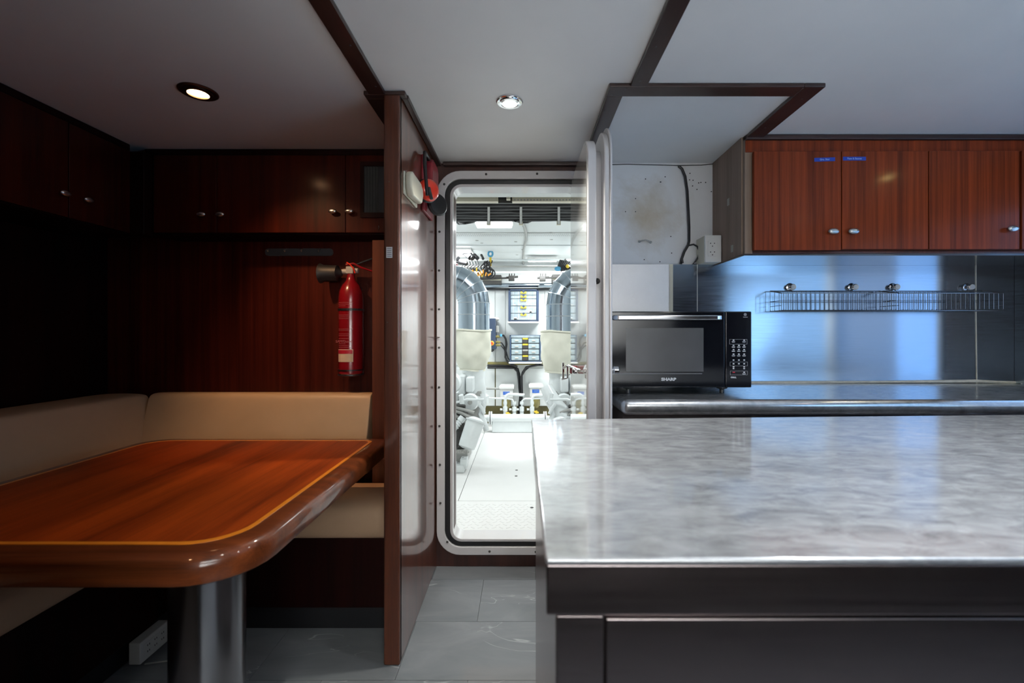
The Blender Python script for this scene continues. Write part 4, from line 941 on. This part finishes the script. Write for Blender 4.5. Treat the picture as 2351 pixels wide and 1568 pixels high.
# junction boxes (float switches) with clear bowls
for u0, u1, v0, v1, lb in ((1146, 1180, 886, 914, 'white junction box with blue sticker on the back wall beneath the control box'),
                           (1214, 1247.5, 883.5, 912, 'white junction box with blue sticker beside the black cable loom, near the right engine')):
    Y = 4.98; x0, x1, z0, z1 = PX(u0, Y), PX(u1, Y), PZ(v1, Y), PZ(v0, Y)
    j = thing('junction_box', ((x0+x1)/2, Y, z0), lb, 'junction box')
    MB().box(x0+.012, x1-.012, Y, WY-.013, z0, z1-.03).build('box', 'white', j, bevel=.006)
    MB().box(x0, x1, Y-.01, WY-.013, z1-.034, z1-.008).box(x0+.01, x1-.01, Y, WY-.03, z1-.008, z1).build('lid', 'white', j, bevel=.005)
    a, b = (PX(1155, Y), PX(1170, Y)) if u0 < 1200 else (PX(1222, Y), PX(1238, Y))
    st = MB().box(a, b, Y-.0012, Y, PZ(906.5 if u0 < 1200 else 902, Y), PZ(899 if u0 < 1200 else 894, Y)).build('sticker', 'blueprint', j)
    pz = PZ(899 if u0 < 1200 else 894, Y)
    m = MB(); [m.box(a+.012+(.008 if q == 1 else 0), b-.008-(.01 if q == 2 else 0), Y-.0018, Y-.0012, pz-.010-q*.008, pz-.007-q*.008) for q in range(3)]; m.build('sticker_print', 'label_txt', j)
    MB().lathe([(.045, 0), (.052, -.03), (.052, -.09), (.03, -.12)], ((x0+x1)/2-.005, Y+.06, z0), 'z', 20).build('filter_bowl', 'amber', j, smooth=True)
    if u0 < 1200: MB().tube([(-.8, Y+.12, z0+.09), (x0+.012, Y+.12, z0+.09)], .012, 8).build('conduit', 'grey', j)
    else: MB().tube([(x1, Y+.06, z0+.085), (x1+.06, Y+.06, z0+.09), (x1+.2, Y+.06, z0+.09)], .010, 8).build('conduit', 'darkgrey', j)
# small white bore pipes with valves
def gpipe(pts, r, label, Y=4.86, valve=None):
    t = thing('fuel_pipe', P(pts[-1][0], pts[-1][1], Y), label, 'pipe')
    MB().tube([P(u, v, Y) for u, v in pts], r, 10).build('tube', 'ewhite', t, smooth=True)
    u, v = pts[-1]
    m = MB()
    for vv, rr_, hh in ((v-28, .020, .03), (v-14, .024, .05), (v-4, .020, .03)): m.lathe([(rr_, -hh/2), (rr_, hh/2)], P(u, vv, Y), 'z', 8)
    m.build('fitting', 'ewhite', t); MB().lathe([(.010, -.03), (.012, -.055)], P(u, v-13, Y), 'x', 8).build('stub', 'ewhite', t)
    if valve:
        c = P(u+valve[0], v+valve[1], Y-.03); MB().obox(c, (.05, .012, .016), ('Y', .25)).obox(c, (.018, .014, .03), ('Y', 0)).build('valve_lever', 'yellow', t)
gpipe([(1204, 907), (1180, 905.5), (1168, 905), (1161.5, 909), (1160, 918), (1160, 953)], .016, 'white pipe with yellow valve in front of the left junction box', valve=(6.5, -3.5))
gpipe([(1119, 914), (1165, 915), (1176, 917), (1180, 926), (1181, 935), (1181, 953)], .010, 'thin white pipe coming from the left engine and turning down')
gpipe([(1268, 912), (1240, 914.5), (1205, 915.5), (1199, 920), (1198, 930), (1198, 953)], .010, 'thin white pipe coming from the right engine, beside the cable loom')
gpipe([(1275, 907), (1235, 907), (1225, 909), (1221.5, 915), (1221.5, 930), (1221.5, 953)], .016, 'white pipe with yellow valve in front of the right junction box', valve=(10, -7))
# large manifold pipe across the floor
hp = thing('manifold_pipe', (0, 4.75, EF), 'large white flanged manifold pipe lying across the end of the floor', 'pipe')
zc = PZ(961, 4.75); Y = 4.78
MB().tube([(PX(1126, Y), Y, zc), (PX(1253, Y), Y, zc)], .042, 20).build('pipe', 'ewhite', hp, smooth=True)
MB().box(PX(1130, Y), PX(1262, Y), Y-.03, Y+.10, EF+.001, zc-.03).build('cradle', 'ewhite', hp, bevel=.01)
for u in (1124, 1249):
    for d_ in (0, 4.5): MB().lathe([(.070, -.006), (.070, .006)], (PX(u+d_, Y), Y, zc), 'x', 20).build('flange', 'ewhite', hp)
    MB().lathe([(.066, -.003), (.066, .003)], (PX(u+2.2, Y), Y, zc), 'x', 20).build('gasket', 'black', hp)
MB().tube([(PX(1253, Y), Y, zc), (PX(1265, Y), Y, zc), (PX(1284, Y), Y, zc)], .026, 12).build('end_pipe', 'ewhite', hp, smooth=True)
MB().tube([(PX(1112, Y), Y, zc), (PX(1126, Y), Y, zc)], .036, 12).build('end_pipe', 'ewhite', hp, smooth=True)

# ------------------------------------------------ exhaust ducts and lagging
def elbow(cx, sgn, z_end, z0, Y, R, r, label):
    """vertical riser at x=cx bending away (sgn) at height z0"""
    t = thing('exhaust_duct', (cx, Y, z_end), label, 'exhaust duct')
    MB().tube([(cx, Y, z_end), (cx, Y, z0)], r, 28, False).build('riser', 'galv', t, smooth=True)
    n = 5; pts = [(cx, Y, z0-.06), (cx, Y, z0)]
    ex0 = cx+sgn*R
    for k in range(n+1):
        a = math.radians(90*(k+.0)/n); pts.append((ex0-sgn*R*math.cos(a), Y, z0+R*math.sin(a)))
    pts.append((ex0+sgn*.35, Y, z0+R))
    # gored segments
    def ring(c, d):
        d = Vector(d).normalized(); a = Vector((0, 1, 0)); b = d.cross(a).normalized()
        return [Vector(c)+(a*math.cos(q)+b*math.sin(q))*r for q in (2*PI*i/28 for i in range(28))]
    prev = None
    for k in range(n+1):
        a = math.radians(90*k/n); c = (ex0-sgn*R*math.cos(a), Y, z0+R*math.sin(a)); d = (sgn*math.sin(a), 0, math.cos(a))
        cur = ring(c, d)
        if prev: MB().loft([prev, cur], False).build('segment', 'galv', t, smooth=True)
        seam = [Vector(c)+(p-Vector(c))*1.03 for p in cur]
        MB().loft([[p-Vector(d)*.003 for p in seam], [p+Vector(d)*.003 for p in seam]]).build('seam', 'seam', t)
        prev = cur
    MB().tube([(ex0, Y, z0+R), (ex0+sgn*.5, Y, z0+R)], r, 28, False).build('run', 'galv', t, smooth=True)
    for zz in (z0-.10,): 
        MB().lathe([(r*1.03, -.004), (r*1.03, .004)], (cx, Y, zz), 'z', 28).build('seam', 'seam', t)
    return t
DY = 3.9
s = DY/F
elbow(PX(1088, DY), -1, PZ(765, DY), PZ(696, DY), DY, 52*s, 36*s, 'shiny galvanised exhaust duct elbow above the left engine')
elbow(PX(1291, DY), 1, PZ(768, DY), PZ(700, DY), DY, 54*s, 37*s, 'shiny galvanised exhaust duct elbow above the right engine, partly behind the open door')
def lagging(cx, v0, v1, wt, wb_, label, Y=DY):
    L = []; n = 26; zt_, zb2 = PZ(v0, Y), PZ(v1, Y); N = 16
    for k in range(N+1):
        t = k/N; z = zt_+(zb2-zt_)*t; wd = (wt+(wb_-wt)*max(0, (t-.55)/.45)**1.5)*s/2
        if k == 0: wd *= .93
        if k == N: wd *= .96
        lp = []
        for i in range(n):
            a = 2*PI*i/n; wob = 1+.035*math.sin(3*a+7*t)*math.sin(9*t+a)+.03*math.sin(5*a-11*t)+.022*math.sin(7*a+19*t)
            lp.append((cx+wd*wob*math.cos(a), Y+wd*wob*math.sin(a), z+.006*math.sin(2*a)))
        L.append(lp)
    t = thing('lagging_wrap', (cx, Y, zb2), label, 'lagging')
    MB().loft(L).build('cloth', 'lag', t, smooth=True, subd=1)
    MB().loft([[(cx+(p[0]-cx)*1.03, Y+(p[1]-Y)*1.03, p[2]+dz) for p in L[1]] for dz in (.014, .002)]).build('hem', 'lag', t, smooth=True)
    MB().loft([[(cx+(p[0]-cx)*1.02, Y+(p[1]-Y)*1.02, p[2]+dz) for p in L[-2]] for dz in (.0, -.012)]).build('hem', 'lag', t, smooth=True)
lagging(PX(1085, DY), 754, 853, 84, 52, 'cream wrinkled cloth lagging wrapped round the left exhaust')
lagging(PX(1284, DY), 757, 858, 84, 62, 'cream smooth cloth lagging wrapped round the right exhaust')
# ------------------------------------------------ the two engines
def engine(sg, label):
    """sg=-1 left, 1 right; xi = inner reach"""
    Y = 3.6
    def X(u): return PX(u, Y) if sg < 0 else -PX(u, Y)+2*PX(1187, Y)-.0
    e = thing('marine_engine', (X(1000), 3.9, EF), label, 'engine')
    def bx(u0, u1, y0, y1, v0, v1, nm, mt='ewhite', bv=.008):
        return MB().box(X(u0), X(u1), y0, y1, PZ(v1, Y), PZ(v0, Y)).build(nm, mt, e, bevel=bv)
    ny_ = PX(1088, DY) if sg < 0 else PX(1287, DY)
    MB().lathe([(.10, PZ(905, DY)), (.108, PZ(895, DY)), (.095, PZ(870, DY)), (.10, PZ(848, DY))], (ny_, DY, 0), 'z', 20).build('exhaust_collar', 'ewhite', e, smooth=True)
    MB().lathe([(.13, PZ(925, DY)), (.13, PZ(908, DY)), (.10, PZ(904, DY))], (ny_, DY, 0), 'z', 20).build('turbo_housing', 'ewhite', e, smooth=True)
    bx(880, 1048, 3.7, 4.6, 905, 1040, 'block')
    bx(900, 1085, 3.95, 4.6, 900, 1000, 'side_cover')
    for i in range(3): bx(1046+i*2, 1063+i*4, 3.72+.3*i, 3.92+.3*i, 865, 912, 'rocker_cover', bv=.015)
    bx(1066, 1084, 3.68, 3.85, 868, 905, 'air_box', bv=.015)
    MB().lathe([(.075, -.05), (.085, -.02), (.085, .03), (.05, .06)], (X(1034), 3.62, PZ(880, Y)), 'y', 22).build('flywheel_cover', 'ewhite', e, smooth=True)
    MB().lathe([(.06, -.03), (.07, 0), (.045, .02)], (X(1078), 3.66, PZ(925, Y)), 'y', 20).build('pulley', 'ewhite', e, smooth=True)
    MB().lathe([(.018, -.045), (.018, -.02)], (X(1078), 3.66, PZ(925, Y)), 'y', 12).build('pulley_hub', 'grey', e)
    # tilted canister
    a, b = Vector((X(1098), 3.45, PZ(963, 3.45))), Vector((X(1079), 3.38, PZ(1022, 3.45)))
    d = (b-a)
    MB().tube([a-d*.06, a, a+d*.04, a+d*.05, a+d*.2, a+d*.85, b, b+d*.05], [.035, .058, .064, .072, .070, .066, .062, .03], 22).build('filter_canister', 'ewhite', e, smooth=True)
    MB().tube([a+d*.05, a+d*.10], .078, 22).build('canister_band', 'ewhite', e)
    m = MB()
    for i in range(7): m.obox(b+d*.08+Vector((.012*i*(-sg)-.05*(-sg), -.05+.01*(i % 3), -.008*(i % 2))), (.014, .014, .02), ('Y', .4*i))
    m.build('fittings', 'grey', e)
    # bellows hose, pipes and belts
    q0, q1 = Vector((X(1067), 3.5, PZ(958, 3.5))), Vector((X(1042), 3.45, PZ(990, 3.5)))
    MB().tube([q0+(q1-q0)*t for t in (0, .25, .3, .36, .42, .48, .54, .6, .66, 1)], [.028, .028, .020, .028, .020, .028, .020, .028, .022, .022], 12).build('bellows_hose', 'ewhite', e, smooth=True)
    for k, (pa, pb, r) in enumerate((((1036, 930), (1090, 945), .012), ((1036, 938), (1085, 958), .014), ((1036, 926), (1112, 916), .010), ((1040, 946), (1072, 968), .012), ((1100, 925), (1113, 948), .014), ((1060, 905), (1062, 925), .02))):
        p0, p1 = Vector((X(pa[0]), 3.55, PZ(pa[1], 3.6))), Vector((X(pb[0]), 3.56, PZ(pb[1], 3.6)))
        MB().tube([p0, (p0+p1)/2+Vector((0, 0, .01*(k % 3))), p1], r, 8).build('pipe', 'grey' if k in (0, 1, 3) else 'ewhite', e, smooth=True)
    MB().tube([(X(1108), 3.62, PZ(905, Y)), (X(1112), 3.6, PZ(925, Y)), (X(1104), 3.58, PZ(950, Y)), (X(1114), 3.55, PZ(968, Y)), (X(1118), 3.55, PZ(985, Y))], .022, 10).build('coolant_pipe', 'ewhite', e, smooth=True)
    MB().tube([(X(1060), 3.5, PZ(985, Y)), (X(1056), 3.46, PZ(1010, Y)), (X(1040), 3.44, PZ(1030, Y))], .020, 10).build('hose', 'darkgrey', e, smooth=True)
    bx(1036, 1068, 3.58, 3.8, 930, 1030, 'dark_gap', 'darkgrey')  # dark box standing in for the shaded gaps between engine parts
    bx(1040, 1078, 3.48, 3.75, 1030, 1052, 'mount_bracket', 'grey', .006)
    bx(1036, 1100, 3.80, 3.9, 905, 1000, 'shadow_plate', 'grey', .006)
    bx(1064, 1079, 3.40, 3.50, 1038, 1060, 'mount_foot', 'ewhite', .006)
    MB().box(X(900), X(1074), 3.38, 4.6, EF+.001, EF+.055).build('bed_rail', 'ewhite', e, bevel=.006)
    for uu in (1052, 1069): MB().lathe([(.018, .055), (.018, .075), (.008, .08), (.008, .10)], (X(uu), 3.44, EF), 'z', 8).build('bolt', 'chrome', e)
    # ribbing on the inner side
    for i in range(8): bx(1086, 1092, 4.0+.075*i, 4.03+.075*i, 905, 995, 'rib', bv=.004)
    # big diagonal intake on the right engine
    if sg > 0:
        MB().tube([(X(1118), 3.70, PZ(893, Y)), (X(1108), 3.66, PZ(915, Y)), (X(1085), 3.62, PZ(950, Y)), (X(1060), 3.6, PZ(985, Y))], [.05, .06, .075, .085], 18).build('intake_elbow', 'ewhite', e, smooth=True)
        MB().tube([(X(1108), 3.6, PZ(936, Y)), (X(1119), 3.58, PZ(921, Y))], .008, 6).build('drain_cock', 'ewhite', e)
engine(-1, 'white painted marine engine at the left of the engine room')
engine(1, 'white painted marine engine at the right of the engine room, behind the open door')
# ------------------------------------------------ tools and leads hung at the left, bag at the right
hl = thing('hanging_leads', (PX(1090, 4.5), 4.5, PZ(640, 4.5)), 'tangled black leads with yellow clips hanging from the rails at left', 'leads')
random.seed(3)
for i in range(9):
    u, v = 1108+random.random()*22, 598+random.random()*6
    pts = [P(u+random.uniform(-2, 2)+math.sin(k*1.2+i)*4.5, v+k*4.6+random.uniform(-1.2, 1.2), 4.46+.02*(i % 3)) for k in range(8)]
    MB().tube(pts, .007, 6).build('lead', 'blackmatte', hl, smooth=True)
for i in range(3):
    c = P(1119+i*3, 624+i*2, 4.44); r = .032+.008*i
    MB().tube([(c[0]+r*math.cos(t), c[1]+.006*i, c[2]+r*math.sin(t)) for t in (2*PI*q/16 for q in range(17))], .0065, 6).build('coil', 'black', hl, smooth=True)
for i in range(10):
    c = P(1085+random.random()*41, 617+random.random()*15, 4.42)
    MB().obox(c, (.012, .014, .036), ('Y', random.uniform(-1, 1))).build('clip', random.choice(('yellow', 'orange')), hl)
for i in range(6):
    u = 1060+i*7; MB().tube([P(u, 598, 4.5), P(u+4, 606+i, 4.48), P(u-3, 615, 4.47), P(u+8, 622+i % 3, 4.47)], .008, 6).build('lead', 'blackmatte', hl, smooth=True)
tb_ = thing('tool_rolls', (PX(1070, 4.45), 4.45, PZ(595, 4.45)), 'black tube-shaped tools lying on the upper rail at left', 'tools')
for u0, v0, u1, v1, r in ((1066, 581, 1080, 592, .026), (1073, 579, 1086, 593, .026), (1089, 586, 1096, 593, .020), (1040, 589, 1052, 593, .022), (1036, 598, 1072, 606, .018), (1105, 586, 1109, 594, .014)):
    MB().tube([P(u0, v0, 4.42), P(u1, v1, 4.36)], r, 12).build('tool', 'blackmatte', tb_, smooth=True)
MB().tube([P(1036, 604, 4.3), P(1050, 610, 4.3)], .018, 10).build('tool_grip', 'red_dull', tb_, smooth=True)
sh = thing('blue_hose_reel', P(1126, 583, 4.5), 'small blue ring with a yellow strap hanging in front of the rails', 'hanger')
MB().tube([(P(1126, 583, 4.5)[0]+.022*math.cos(t), 4.5, P(1126, 583, 4.5)[2]+.026*math.sin(t)) for t in (2*PI*q/16 for q in range(17))], .010, 8).build('ring', 'skyblue', sh, smooth=True)
MB().box(PX(1123.5, 4.5), PX(1128.5, 4.5), 4.495, 4.505, PZ(611, 4.5), PZ(588, 4.5)).build('strap', 'yellow', sh)
bg = thing('mask_bundle', P(1295, 620, 4.3), 'black and blue diving gear bundle hung above the right exhaust elbow', 'gear')
for i in range(6):
    u = 1288+i*4; MB().tube([P(u, 598+i, 4.3), P(u-5, 610, 4.28), P(u+3, 622-i, 4.27)], .014, 8).build('strap', 'blackmatte', bg, smooth=True)
MB().tube([P(1300, 600, 4.3), (PX(1298, 4.5), 4.5, PZ(596, 4.5)), (PX(1298, 4.55), 4.55, PZ(597, 4.55))], .010, 8).build('hanging_strap', 'blackmatte', bg, smooth=True)
MB().sphere(P(1281, 617, 4.27), .028, 12, 8, (1.2, .6, .8)).build('lens', 'skyblue', bg, smooth=True)
MB().sphere(P(1303, 612, 4.27), .02, 12, 8).build('yellow_cap', 'yellow', bg, smooth=True)
